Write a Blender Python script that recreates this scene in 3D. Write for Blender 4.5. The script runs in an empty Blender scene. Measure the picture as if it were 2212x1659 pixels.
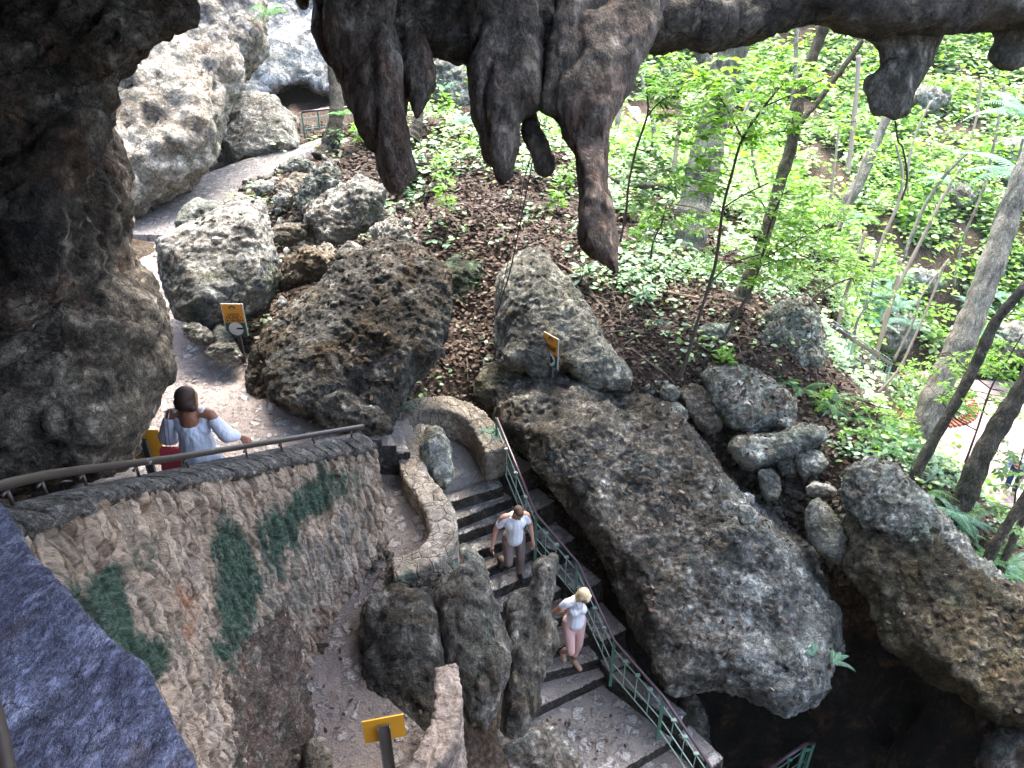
import bpy, bmesh, math, random
import numpy as np
from mathutils import Vector, Matrix

# ------------------------------------------------------------------ camera, sky, sun
scene = bpy.context.scene
PITCH = math.radians(31.0)
FPX = 1671.0            # focal length in units of the 2212 x 1659 layout sheet
cam_data = bpy.data.cameras.new("camera")
cam_data.sensor_width = 36.0
cam_data.lens = 36.0 * FPX / 2212.0
cam_data.clip_start = 0.05
cam_data.clip_end = 400.0
cam = bpy.data.objects.new("camera", cam_data)
scene.collection.objects.link(cam)
cam.location = (0, 0, 0)
cam.rotation_euler = (math.pi / 2 - PITCH, 0, 0)
scene.camera = cam

SUN_ELEV = math.radians(63)
SUN_AZ = math.radians(20)      # measured from +Y towards +X
world = bpy.data.worlds.new("World")
scene.world = world
world.use_nodes = True
wn = world.node_tree.nodes
sky = wn.new('ShaderNodeTexSky')
sky.sky_type = 'NISHITA'
sky.sun_disc = False
sky.sun_elevation = SUN_ELEV
sky.sun_rotation = SUN_AZ
sky.air_density = 1.0
sky.dust_density = 4.0
wbg = wn['Background']
wbg.inputs[1].default_value = 0.15
world.node_tree.links.new(sky.outputs[0], wbg.inputs[0])
sun_d = bpy.data.lights.new("sun", 'SUN')
sun_d.energy = 1.3
sun_d.angle = math.radians(25)
sun_d.color = (1.0, 0.96, 0.90)
sun = bpy.data.objects.new("sun", sun_d)
scene.collection.objects.link(sun)
sv = Vector((math.cos(SUN_ELEV) * math.sin(SUN_AZ), math.cos(SUN_ELEV) * math.cos(SUN_AZ), math.sin(SUN_ELEV)))
sun.rotation_euler = sv.to_track_quat('Z', 'Y').to_euler()
scene.view_settings.view_transform = 'Standard'
scene.view_settings.look = 'None'
scene.view_settings.exposure = 3.1
scene.view_settings.gamma = 1.0
scene.cycles.max_bounces = 6
scene.cycles.diffuse_bounces = 4
scene.cycles.transparent_max_bounces = 6

rnd = random.Random(7)
rng = np.random.default_rng(7)
CP, SP = math.cos(PITCH), math.sin(PITCH)

def P(u, v, d):
    """world point seen at sheet position (u, v) standing d metres off along the view axis"""
    x = (u - 1106.0) / FPX
    y = (829.5 - v) / FPX
    return Vector((d * x, d * (CP + y * SP), d * (-SP + y * CP)))

def PZ(u, v, z):
    """world point at sheet position (u, v) lying at height z"""
    y = (829.5 - v) / FPX
    return P(u, v, z / (-SP + y * CP))

def proj(a):
    """sheet coordinates and depth of an (n,3) array"""
    a = np.asarray(a, dtype=float)
    d = a[..., 1] * CP - a[..., 2] * SP
    up = a[..., 1] * SP + a[..., 2] * CP
    dd = np.where(np.abs(d) < 1e-6, 1e-6, d)
    return 1106 + FPX * a[..., 0] / dd, 829.5 - FPX * up / dd, d

# ------------------------------------------------------------------ object helpers
def link(o, parent=None):
    scene.collection.objects.link(o)
    if parent is not None:
        o.parent = parent
    return o

def tag(o, label=None, cat=None, group=None, kind=None):
    if label: o['label'] = label
    if cat: o['category'] = cat
    if group: o['group'] = group
    if kind: o['kind'] = kind
    return o

def empty(name, loc, rz=0.0):
    o = bpy.data.objects.new(name, None)
    o.empty_display_size = 0.2
    o.location = loc
    o.rotation_euler = (0, 0, rz)
    return link(o)

def mesh_np(name, verts, faces_flat, nper, mat=None, parent=None, smooth=False):
    """fast mesh: verts (n,3), faces_flat list of vertex ids, nper verts per face"""
    verts = np.asarray(verts, dtype=np.float32)
    ff = np.asarray(faces_flat, dtype=np.int32).ravel()
    nf = len(ff) // nper
    me = bpy.data.meshes.new(name)
    me.vertices.add(len(verts)); me.vertices.foreach_set('co', verts.ravel())
    me.loops.add(len(ff)); me.loops.foreach_set('vertex_index', ff)
    me.polygons.add(nf)
    me.polygons.foreach_set('loop_start', np.arange(0, nf * nper, nper, dtype=np.int32))
    me.polygons.foreach_set('loop_total', np.full(nf, nper, dtype=np.int32))
    if smooth:
        me.polygons.foreach_set('use_smooth', np.ones(nf, dtype=bool))
    me.update(calc_edges=True)
    if mat: me.materials.append(mat)
    return link(bpy.data.objects.new(name, me), parent)

def mesh_obj(name, verts, faces, mat=None, parent=None, smooth=False):
    me = bpy.data.meshes.new(name)
    me.from_pydata([tuple(v) for v in verts], [], faces)
    if smooth:
        me.polygons.foreach_set('use_smooth', [True] * len(me.polygons))
    me.update()
    if mat: me.materials.append(mat)
    return link(bpy.data.objects.new(name, me), parent)

def bake(o):
    """apply the modifiers of o"""
    dg = bpy.context.evaluated_depsgraph_get()
    dg.update()
    me = bpy.data.meshes.new_from_object(o.evaluated_get(dg))
    old = o.data
    o.modifiers.clear()
    o.data = me
    bpy.data.meshes.remove(old)
    return o

class MB:
    """collects boxes and tubes into one mesh"""
    def __init__(s): s.v = []; s.f = []
    def add(s, v, f):
        b = len(s.v); s.v += [tuple(p) for p in v]; s.f += [tuple(i + b for i in q) for q in f]
    def box(s, c, size, R=None):
        c = Vector(c); hx, hy, hz = [q / 2 for q in size]
        pts = [Vector((x, y, z)) for x in (-hx, hx) for y in (-hy, hy) for z in (-hz, hz)]
        if R is not None: pts = [R @ p for p in pts]
        s.add([p + c for p in pts], [(0, 1, 3, 2), (4, 6, 7, 5), (0, 4, 5, 1), (2, 3, 7, 6), (0, 2, 6, 4), (1, 5, 7, 3)])
    def bar(s, a, b, w, h=None):
        a = Vector(a); b = Vector(b); h = h or w
        R = (b - a).to_track_quat('Z', 'Y').to_matrix()
        s.box((a + b) / 2, (w, h, (b - a).length), R)
    def tube(s, pts, rad, n=10, cap=True):
        pts = [Vector(p) for p in pts]
        if not hasattr(rad, '__len__'): rad = [rad] * len(pts)
        vs = []; fs = []
        prev = None
        for i, p in enumerate(pts):
            t = (pts[min(i + 1, len(pts) - 1)] - pts[max(i - 1, 0)]).normalized()
            if prev is None:
                x = t.orthogonal().normalized()
            else:
                x = (prev - t * prev.dot(t))
                x = x.normalized() if x.length > 1e-5 else t.orthogonal().normalized()
            prev = x
            y = t.cross(x)
            for k in range(n):
                a = 2 * math.pi * k / n
                vs.append(p + (x * math.cos(a) + y * math.sin(a)) * rad[i])
        for i in range(len(pts) - 1):
            for k in range(n):
                k2 = (k + 1) % n
                fs.append((i * n + k, i * n + k2, (i + 1) * n + k2, (i + 1) * n + k))
        if cap:
            fs.append(tuple(range(n))[::-1]); fs.append(tuple((len(pts) - 1) * n + k for k in range(n)))
        s.add(vs, fs)
    def build(s, name, mat, parent=None, smooth=False):
        return mesh_obj(name, s.v, s.f, mat, parent, smooth)

def catmull(pts, n=6):
    pts = [Vector(p) for p in pts]
    out = []
    for i in range(len(pts) - 1):
        p0 = pts[max(i - 1, 0)]; p1 = pts[i]; p2 = pts[i + 1]; p3 = pts[min(i + 2, len(pts) - 1)]
        for k in range(n):
            t = k / n
            out.append(0.5 * ((2 * p1) + (p2 - p0) * t + (2 * p0 - 5 * p1 + 4 * p2 - p3) * t * t + (3 * p1 - p0 - 3 * p2 + p3) * t ** 3))
    out.append(pts[-1])
    return out

# ------------------------------------------------------------------ materials
def nmat(name):
    m = bpy.data.materials.new(name); m.use_nodes = True
    nt = m.node_tree; nt.nodes.clear()
    out = nt.nodes.new('ShaderNodeOutputMaterial')
    return m, nt, out

def N(nt, t, **k):
    n = nt.nodes.new(t)
    for a, b in k.items():
        if a in n.bl_rna.properties: setattr(n, a, b)
        else: n.inputs[a.replace('_', ' ')].default_value = b
    return n

def ramp(nt, fac, stops, interp='LINEAR'):
    r = nt.nodes.new('ShaderNodeValToRGB')
    r.color_ramp.interpolation = interp
    e = r.color_ramp.elements
    while len(e) > 1: e.remove(e[-1])
    for i, (p, c) in enumerate(stops):
        if i == 0: q = e[0]; q.position = p
        else: q = e.new(p)
        c = (c, c, c) if not hasattr(c, '__len__') else c
        q.color = (*c[:3], 1)
    nt.links.new(fac, r.inputs[0])
    return r.outputs[0]

def mix(nt, fac, a, b, mode='MIX'):
    m = nt.nodes.new('ShaderNodeMix'); m.data_type = 'RGBA'; m.blend_type = mode
    for i, s in ((0, fac), (6, a), (7, b)):
        if hasattr(s, 'is_linked') or hasattr(s, 'links'): nt.links.new(s, m.inputs[i])
        elif i == 0: m.inputs[0].default_value = s
        else: m.inputs[i].default_value = (*s, 1)
    return m.outputs[2]

def noise(nt, vec, scale, detail=6, rough=0.6, dist=0.0):
    n = nt.nodes.new('ShaderNodeTexNoise')
    n.inputs['Scale'].default_value = scale; n.inputs['Detail'].default_value = detail
    n.inputs['Roughness'].default_value = rough; n.inputs['Distortion'].default_value = dist
    nt.links.new(vec, n.inputs['Vector'])
    return n.outputs['Fac']

def voro(nt, vec, scale, feature='F1', out='Distance', rand=1.0):
    n = nt.nodes.new('ShaderNodeTexVoronoi'); n.feature = feature
    n.inputs['Scale'].default_value = scale; n.inputs['Randomness'].default_value = rand
    nt.links.new(vec, n.inputs['Vector'])
    return n.outputs[out]

def math_n(nt, op, a, b=0.5, clamp=False):
    n = nt.nodes.new('ShaderNodeMath'); n.operation = op; n.use_clamp = clamp
    for i, s in ((0, a), (1, b)):
        if hasattr(s, 'links'): nt.links.new(s, n.inputs[i])
        else: n.inputs[i].default_value = s
    return n.outputs[0]

def pos_of(nt, squash=None):
    g = nt.nodes.new('ShaderNodeNewGeometry')
    if squash is None: return g.outputs['Position']
    m = nt.nodes.new('ShaderNodeMapping'); m.inputs['Scale'].default_value = squash
    nt.links.new(g.outputs['Position'], m.inputs['Vector'])
    return m.outputs[0]

def finish(nt, out, col, rough, bump=None, dist=0.03, strength=0.8, spec=0.3):
    b = nt.nodes.new('ShaderNodeBsdfPrincipled')
    if hasattr(col, 'links'): nt.links.new(col, b.inputs['Base Color'])
    else: b.inputs['Base Color'].default_value = (*col, 1)
    if hasattr(rough, 'links'): nt.links.new(rough, b.inputs['Roughness'])
    else: b.inputs['Roughness'].default_value = rough
    b.inputs['Specular IOR Level'].default_value = spec
    if bump is not None:
        bn = nt.nodes.new('ShaderNodeBump')
        bn.inputs['Strength'].default_value = strength; bn.inputs['Distance'].default_value = dist
        nt.links.new(bump, bn.inputs['Height']); nt.links.new(bn.outputs[0], b.inputs['Normal'])
    nt.links.new(b.outputs[0], out.inputs[0])
    return b

def rock_mat(name, dark, mid, light, stain=(0.16, 0.10, 0.05), stain_amt=0.3, moss=(0.05, 0.09, 0.05), moss_amt=0.3,
             squash=(1, 1, 1), scale=1.0, bump=0.05, pit=0.5, soot=0.0, rough=0.9, zones=(), crk=1.0, patch=0.45):
    m, nt, out = nmat(name)
    p = pos_of(nt, squash)
    big = noise(nt, p, 0.7 * scale, 5, 0.6, 0.6)
    med = noise(nt, p, 3.2 * scale, 9, 0.68, 0.5)
    fine = noise(nt, p, 17.0 * scale, 8, 0.72, 0.0)
    base = ramp(nt, med, [(0.36, dark), (0.46, mid), (0.54, mid), (0.61, light)])
    stn = ramp(nt, noise(nt, p, 1.3 * scale, 7, 0.65, 1.2), [(0.60 - 0.35 * stain_amt, 0.0), (0.74 - 0.30 * stain_amt, 1.0)])
    base = mix(nt, math_n(nt, 'MULTIPLY', stn, 0.75), base, stain)
    ms = ramp(nt, noise(nt, pos_of(nt, (1.0, 1.0, 0.55)), 1.9 * scale, 8, 0.7, 0.8), [(0.66 - 0.36 * moss_amt, 0.0), (0.76 - 0.28 * moss_amt, 1.0)])
    base = mix(nt, math_n(nt, 'MULTIPLY', ms, 0.8), base, moss)
    if soot > 0:
        so = ramp(nt, big, [(0.62 - 0.3 * soot, 0.0), (0.78 - 0.3 * soot, 1.0)])
        base = mix(nt, math_n(nt, 'MULTIPLY', so, 0.85), base, tuple(c * 0.35 for c in dark))
    for ax_, lo_, hi_, zc, za in zones:        # (direction, from, to, colour, amount): another colour towards one end (painted light on the cave wall)
        dt = nt.nodes.new('ShaderNodeVectorMath'); dt.operation = 'DOT_PRODUCT'; dt.inputs[1].default_value = ax_
        nt.links.new(pos_of(nt), dt.inputs[0])
        wv_ = math_n(nt, 'ADD', dt.outputs['Value'], math_n(nt, 'MULTIPLY', math_n(nt, 'SUBTRACT', med, .5), 3.0 * abs(hi_ - lo_)))
        mr = nt.nodes.new('ShaderNodeMapRange'); mr.inputs[1].default_value = lo_; mr.inputs[2].default_value = hi_; nt.links.new(wv_, mr.inputs[0])
        zcol = mix(nt, 1.0, zc, ramp(nt, med, [(.36, .5), (.5, 1.0), (.62, 1.5)]), 'MULTIPLY')
        base = mix(nt, math_n(nt, 'MULTIPLY', mr.outputs[0], za), base, zcol)
    base = mix(nt, 1.0, base, ramp(nt, noise(nt, p, 1.15 * scale, 6, .62, .5), [(0.38, 1.0 - patch), (0.5, 1.0), (0.62, 1.0 + patch * .6)]), 'MULTIPLY')
    grain = ramp(nt, fine, [(0.34, 0.55), (0.5, 0.98), (0.64, 1.30)])
    base = mix(nt, 1.0, base, grain, 'MULTIPLY')
    pits = ramp(nt, voro(nt, p, 9.0 * scale), [(0.0, 0.0), (0.28, 1.0)])
    pm = ramp(nt, noise(nt, p, 2.3, 4), [(0.45, 0.0), (0.6, pit)])
    pitc = math_n(nt, 'SUBTRACT', 1.0, math_n(nt, 'MULTIPLY', math_n(nt, 'SUBTRACT', 1.0, pits), pm))
    base = mix(nt, 1.0, base, pitc, 'MULTIPLY')
    hole = ramp(nt, voro(nt, p, 21.0 * scale), [(0.08, 0.35), (0.26, 1.0)])
    hm_ = ramp(nt, noise(nt, p, 1.7 * scale, 5, .6), [(0.44, 0.0), (0.58, 1.0)])
    base = mix(nt, math_n(nt, 'MULTIPLY', hm_, min(1.0, pit * 1.2)), base, mix(nt, 1.0, base, hole, 'MULTIPLY'))
    cw_ = nt.nodes.new('ShaderNodeVectorMath'); cw_.operation = 'ADD'
    cn_ = nt.nodes.new('ShaderNodeTexNoise'); cn_.inputs['Scale'].default_value = 2.5 * scale; cn_.inputs['Detail'].default_value = 6; nt.links.new(p, cn_.inputs['Vector'])
    cs_ = nt.nodes.new('ShaderNodeVectorMath'); cs_.operation = 'SCALE'; cs_.inputs[3].default_value = .45; nt.links.new(cn_.outputs['Color'], cs_.inputs[0])
    nt.links.new(p, cw_.inputs[0]); nt.links.new(cs_.outputs[0], cw_.inputs[1])
    ck = ramp(nt, voro(nt, cw_.outputs[0], 1.9 * scale, 'DISTANCE_TO_EDGE'), [(0.0, 0.22), (0.022, 1.0)])
    ckm = ramp(nt, noise(nt, p, 1.2 * scale, 3, .5), [(.42, 0.0), (.55, crk)])
    base = mix(nt, ckm, base, mix(nt, 1.0, base, ck, 'MULTIPLY'))
    crack = ramp(nt, voro(nt, p, 2.2 * scale, 'DISTANCE_TO_EDGE'), [(0.0, 0.0), (0.035, 1.0)])
    # sharp little ridges and holes
    rdg = math_n(nt, 'ABSOLUTE', math_n(nt, 'SUBTRACT', noise(nt, p, 4.5 * scale, 7, 0.72, 0.0), 0.5))
    rcol = ramp(nt, rdg, [(0.0, 0.30), (0.02, 0.80), (0.10, 1.10)])
    base = mix(nt, 1.0, base, rcol, 'MULTIPLY')
    h = math_n(nt, 'ADD', math_n(nt, 'MULTIPLY', med, 1.6), math_n(nt, 'MULTIPLY', fine, 0.8))
    h = math_n(nt, 'ADD', h, math_n(nt, 'MULTIPLY', pitc, 0.7))
    h = math_n(nt, 'ADD', h, math_n(nt, 'MULTIPLY', crack, 0.12))
    h = math_n(nt, 'ADD', h, math_n(nt, 'MULTIPLY', ramp(nt, rdg, [(0.0, 0.0), (0.10, 1.0)]), 0.9))
    finish(nt, out, base, rough, h, bump, 1.0, 0.25)
    return m

def flat_mat(name, col, rough=0.7, spec=0.3, var=0.15, vscale=30, metal=0.0, bump=0.0):
    m, nt, out = nmat(name)
    p = pos_of(nt)
    n = noise(nt, p, vscale, 5, 0.6)
    c = mix(nt, n, tuple(x * (1 - var) for x in col), tuple(min(1, x * (1 + var)) for x in col))
    b = finish(nt, out, c, rough, n if bump else None, bump or 0.01, 1.0, spec)
    b.inputs['Metallic'].default_value = metal
    return m

def leaf_mat(name, cols, trans=0.5, tcol=None, rough=0.45, spec=0.4):
    """leaf blades coloured at random blade by blade, light shines through them"""
    m, nt, out = nmat(name)
    g = nt.nodes.new('ShaderNodeNewGeometry')
    k = len(cols)
    c = ramp(nt, g.outputs['Random Per Island'], [((i + 0.5) / k, q) for i, q in enumerate(cols)])
    b = nt.nodes.new('ShaderNodeBsdfPrincipled')
    nt.links.new(c, b.inputs['Base Color']); b.inputs['Roughness'].default_value = rough
    b.inputs['Specular IOR Level'].default_value = spec
    if trans > 0:
        t = nt.nodes.new('ShaderNodeBsdfTranslucent')
        tc = mix(nt, 1.0, c, tcol or (1.5, 1.7, 0.7), 'MULTIPLY')
        nt.links.new(tc, t.inputs[0])
        mx = nt.nodes.new('ShaderNodeMixShader'); mx.inputs[0].default_value = trans
        nt.links.new(b.outputs[0], mx.inputs[1]); nt.links.new(t.outputs[0], mx.inputs[2])
        nt.links.new(mx.outputs[0], out.inputs[0])
    else:
        nt.links.new(b.outputs[0], out.inputs[0])
    return m

M = {}
M['lime'] = rock_mat('pale limestone', (0.22, 0.21, 0.17), (0.46, 0.44, 0.37), (0.68, 0.66, 0.58), stain_amt=0.25, moss=(0.14, 0.19, 0.13), moss_amt=0.35, soot=0.15)
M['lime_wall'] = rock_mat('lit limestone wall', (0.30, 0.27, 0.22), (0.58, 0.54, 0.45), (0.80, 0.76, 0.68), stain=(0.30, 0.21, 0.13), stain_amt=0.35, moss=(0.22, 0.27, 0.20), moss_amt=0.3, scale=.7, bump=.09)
M['lime_tan'] = rock_mat('tan limestone', (0.15, 0.13, 0.10), (0.35, 0.31, 0.24), (0.55, 0.50, 0.41), stain=(0.22, 0.15, 0.08), stain_amt=0.45, moss=(0.13, 0.16, 0.10), moss_amt=0.3)
M['lime_green'] = rock_mat('green tinged limestone', (0.15, 0.155, 0.125), (0.35, 0.36, 0.30), (0.60, 0.61, 0.53), stain=(0.26, 0.23, 0.15), stain_amt=0.3, moss=(0.16, 0.22, 0.165), moss_amt=0.4, pit=0.8)
M['lime_white'] = rock_mat('bleached limestone', (0.36, 0.37, 0.34), (0.66, 0.66, 0.62), (0.86, 0.86, 0.82), stain=(0.10, 0.115, 0.10), stain_amt=0.55, moss=(0.16, 0.22, 0.17), moss_amt=0.15)
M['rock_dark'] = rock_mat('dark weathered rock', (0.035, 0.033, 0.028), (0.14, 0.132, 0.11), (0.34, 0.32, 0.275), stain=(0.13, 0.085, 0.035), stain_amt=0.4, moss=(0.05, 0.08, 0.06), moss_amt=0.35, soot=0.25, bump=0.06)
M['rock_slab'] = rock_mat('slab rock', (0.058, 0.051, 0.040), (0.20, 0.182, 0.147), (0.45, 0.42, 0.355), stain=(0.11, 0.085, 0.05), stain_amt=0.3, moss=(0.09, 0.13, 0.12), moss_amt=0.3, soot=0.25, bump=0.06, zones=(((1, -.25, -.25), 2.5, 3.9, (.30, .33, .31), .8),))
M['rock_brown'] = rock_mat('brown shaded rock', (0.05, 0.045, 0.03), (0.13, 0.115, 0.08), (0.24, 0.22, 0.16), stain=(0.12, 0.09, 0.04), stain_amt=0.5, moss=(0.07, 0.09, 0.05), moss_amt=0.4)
M['cave'] = rock_mat('cave wall rock', (0.05, 0.04, 0.032), (0.15, 0.125, 0.10), (0.27, 0.23, 0.19), stain=(0.13, 0.07, 0.035), stain_amt=0.35, moss=(0.12, 0.13, 0.09), moss_amt=0.25, soot=0.35, bump=0.06, zones=(((.25, 0, -1), 1.6, 3.2, (.38, .32, .235), .85),))  # paler lower zone paints in the light from the right
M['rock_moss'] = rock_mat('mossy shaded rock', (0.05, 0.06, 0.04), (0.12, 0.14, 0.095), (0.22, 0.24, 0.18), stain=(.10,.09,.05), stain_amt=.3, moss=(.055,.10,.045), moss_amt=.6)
M['rock_tri'] = rock_mat('olive grey limestone', (0.15, 0.15, 0.12), (0.30, 0.295, 0.24), (0.50, 0.49, 0.42), stain=(.17,.14,.08), stain_amt=.2, moss=(.15,.18,.13), moss_amt=.35)
M['rock_ang'] = rock_mat('grey and ochre limestone', (0.13, 0.135, 0.13), (0.26, 0.27, 0.255), (0.46, 0.47, 0.44), stain=(.30,.27,.18), stain_amt=.35, moss=(.24,.27,.16), moss_amt=.4, zones=(((-.5, 0, -1), 8.3, 8.9, (.30, .31, .19), .75), ((0, 0, 1), -4.75, -4.45, (.52, .50, .44), .7)))
M['drip'] = rock_mat('dripstone', (0.08, 0.066, 0.052), (0.15, 0.128, 0.103), (0.235, 0.20, 0.165), stain=(0.13, 0.07, 0.048), stain_amt=0.35, moss=(0.11, 0.11, 0.08), moss_amt=0.3, squash=(1.2, 1.2, 0.6), pit=0.25, soot=0.05, bump=0.022, crk=.35)
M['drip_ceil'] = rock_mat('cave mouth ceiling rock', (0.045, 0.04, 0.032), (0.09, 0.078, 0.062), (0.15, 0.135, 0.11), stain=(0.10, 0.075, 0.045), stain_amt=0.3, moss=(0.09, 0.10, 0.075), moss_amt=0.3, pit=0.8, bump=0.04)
M['drip_grey'] = rock_mat('grey dripstone', (0.08, 0.075, 0.06), (0.20, 0.185, 0.15), (0.35, 0.325, 0.27), stain=(0.13, 0.09, 0.05), stain_amt=0.3, moss=(0.12, 0.14, 0.10), moss_amt=0.3, squash=(1.2, 1.2, 0.7), pit=0.5, bump=0.035, crk=.1, patch=.3)
M['void_shade'] = rock_mat('cave rock blackened as shade', (0.008, 0.007, 0.006), (0.02, 0.017, 0.014), (0.04, 0.036, 0.03), stain_amt=0.2, moss_amt=0.1)  # near black colour stands in for the unlit lower cave
M['skylit_stone'] = rock_mat('mortar stone tinted as blue skylight', (0.11, 0.12, 0.19), (0.20, 0.215, 0.32), (0.33, 0.35, 0.47), stain=(0.17, 0.14, 0.16), stain_amt=0.2, moss_amt=0.0, squash=(1.3, .7, 1), scale=2.2, bump=0.03, pit=0.3)  # blue of the skylight is put into the stone colour
# ------------------------------------------------------------------ where the paths run: (uL, vL, uR, vR, z)
PATH_UP = [(708,296,760,303,-5.50),(560,338,655,333,-5.55),(480,362,575,380,-5.60),(380,402,500,435,-5.66),(262,452,430,480,-5.72),(225,506,410,510,-5.76)]
PATH_MID = [(215,508,405,510,-5.90),(225,560,385,560,-5.92),(240,640,385,640,-5.95),(280,715,445,712,-5.98),(270,780,565,782,-6.02),(230,850,610,850,-6.05),(190,905,712,908,-6.08),(120,960,716,935,-6.10),(60,1050,712,1010,-6.12)]
PATH_RAMP = [(-5.2,8.2,-1.95,8.25,-6.12),(-5.2,7.2,-2.25,7.2,-5.75),(-5.2,6.3,-2.65,6.1,-5.38),(-5.2,5.2,-2.95,5.2,-4.85),(-5.2,3.8,-2.75,3.8,-4.1),(-5.0,2.4,-2.3,2.4,-3.4)]   # world x, y pairs
PATH_LOW = [(765,930,880,905,-6.62),(768,985,905,960,-6.72),(760,1080,930,1060,-6.86),(720,1150,985,1130,-6.98),(650,1230,960,1222,-7.10),(615,1300,810,1292,-7.22),(600,1400,790,1400,-7.34),(590,1500,830,1500,-7.46),(590,1600,930,1600,-7.58),(590,1720,930,1720,-7.66),(560,1950,960,1950,-7.80)]
LANDING = [(842,962,892,898,-6.85),(880,966,935,888,-6.98),(918,984,990,893,-7.18),(940,1012,1042,938,-7.40),(955,1044,1072,1006,-7.6)]
STEPS = [(965,1046,1072,1007,-7.6),(965,1087,1088,1051,-7.8),(965,1132,1108,1075,-8.0),(968,1164,1128,1108,-8.2),(990,1205,1148,1148,-8.4),(1020,1240,1165,1184,-8.6),
         (1050,1282,1190,1228,-8.8),(1085,1322,1215,1272,-9.0),(1115,1365,1245,1322,-9.2),(1140,1425,1274,1374,-9.4),(1140,1465,1295,1424,-9.6),(1135,1543,1310,1458,-9.8),(1330,1672,1458,1597,-10.0),(1390,1740,1500,1655,-10.2)]
_pth = []
for L in (PATH_UP, PATH_MID, PATH_LOW, LANDING):
    for a in L:
        for k in (0, .5, 1):
            q = PZ(a[0] + (a[2] - a[0]) * k, a[1] + (a[3] - a[1]) * k, a[4]); _pth.append((q.x, q.y, q.z - .22))
for a in PATH_RAMP: _pth += [(a[0], a[1], a[4] - .25), ((a[0] + a[2]) / 2, (a[1] + a[3]) / 2, a[4] - .25)]
for a in STEPS:
    for k in (0, 1):
        q = PZ(a[0] + (a[2] - a[0]) * k, a[1] + (a[3] - a[1]) * k, a[4]); _pth.append((q.x, q.y, q.z - .55))
# ------------------------------------------------------------------ terrain
CTRL_P = [  # (u, v, d) seen points of the ground
 (900,300,20.5),(900,420,17.5),(1050,470,16),(860,520,15.2),(1000,540,14.8),(1200,540,15.2),(1300,650,14),(1450,540,16.5),(1450,700,14),
 (1400,835,12.9),(1600,720,14),(1500,780,13.3),(1640,760,13.5),(1700,640,16),(1780,540,21),(1600,400,24),(1400,420,22),(1350,330,27),(1420,290,34),(1360,235,38),
 (1600,200,36),(1800,300,34),(2000,200,38),(2150,120,42),(2000,500,30),(2150,450,31),(1900,600,27),(2100,740,29),(1860,760,26.5),
 (1850,870,13.6),(1950,1010,12.4),(2050,1130,11.5),(2150,1260,10.8),(2260,1400,10),(1750,900,13.3),(1800,1000,12.5),(1700,960,12.9),(1600,900,13.4),(1550,960,13.3),
 (1700,1080,12.7),(1850,1150,12.0),(1740,1200,12.4),(1650,1030,12.8),(760,340,20.0),(1000,230,24),(950,760,13.6),(1050,800,13.2),(1010,680,14.2),(1150,850,12.9),(940,830,13.2)]
CTRL_W = [  # world points
 (-10,10,-5),(-13,20,-4.5),(-9,24,-6.1),(-8,28,-6.3),(-12,27,-6.0),(-5.5,27,-6.1),(-10,33,-6.5),(-6,32,-6.2),(-2.5,24.5,-5.0),(-1.4,4.5,-8.1),(-1.2,2,-8.3),(-.6,5.6,-9.0),
 (2.0,4.5,-12.0),(3.5,6,-13),(6,5,-13.5),(3.2,8.0,-13.0),(5,7.5,-13.2),(2.2,9.0,-12.0),(2,0,-12.5),(8,3,-13.5),(9,6,-12.5),(6.5,8,-12.5),(4.4,9.4,-11.8),
 (9.0,12.4,-11.0),(11,17,-13.6),(13,20,-14.4),(13.6,24,-14.4),(17,22,-14.4),(17,26,-14.3),(12,15,-14),(16,15,-14.4),(14,10,-14),(12,6,-13.5),(20,18,-14.4),
 (0,70,2),(40,70,8),(70,40,12),(-30,60,4),(70,0,0),(-30,24,0),(25,50,0.5),(-8,40,-6),(5,50,-3),(30,-10,-10),(-30,0,0),(0,-12,-8)]
cw = np.array([tuple(P(*c)) for c in CTRL_P] + CTRL_W + _pth)
def _fit(c):
    n = len(c)
    r = np.sqrt(((c[:, None, :2] - c[None, :, :2]) ** 2).sum(-1))
    A = np.zeros((n + 3, n + 3)); A[:n, :n] = r - np.eye(n) * 0.0
    A[:n, n] = 1; A[:n, n + 1:] = c[:, :2]; A[n, :n] = 1; A[n + 1:, :n] = c[:, :2].T
    return np.linalg.solve(A, np.concatenate([c[:, 2], np.zeros(3)]))
_keep = []
for i in range(len(cw)):      # drop control points that nearly coincide
    if all((cw[i, 0] - cw[j, 0]) ** 2 + (cw[i, 1] - cw[j, 1]) ** 2 > 0.09 for j in _keep): _keep.append(i)
cw = cw[_keep]
_w = _fit(cw)
def _vn(x, y, seed=0):
    """cheap smooth value noise on arrays"""
    xi = np.floor(x).astype(np.int64); yi = np.floor(y).astype(np.int64)
    fx = x - xi; fy = y - yi
    fx = fx * fx * (3 - 2 * fx); fy = fy * fy * (3 - 2 * fy)
    def h(a, b):
        n = (a * 374761393 + b * 668265263 + seed * 974711) & 0x7fffffff
        n = ((n ^ (n >> 13)) * 1274126177) & 0x7fffffff
        return ((n ^ (n >> 16)) & 0xffff) / 65535.0 - 0.5
    return (h(xi, yi) * (1 - fx) + h(xi + 1, yi) * fx) * (1 - fy) + (h(xi, yi + 1) * (1 - fx) + h(xi + 1, yi + 1) * fx) * fy
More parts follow.
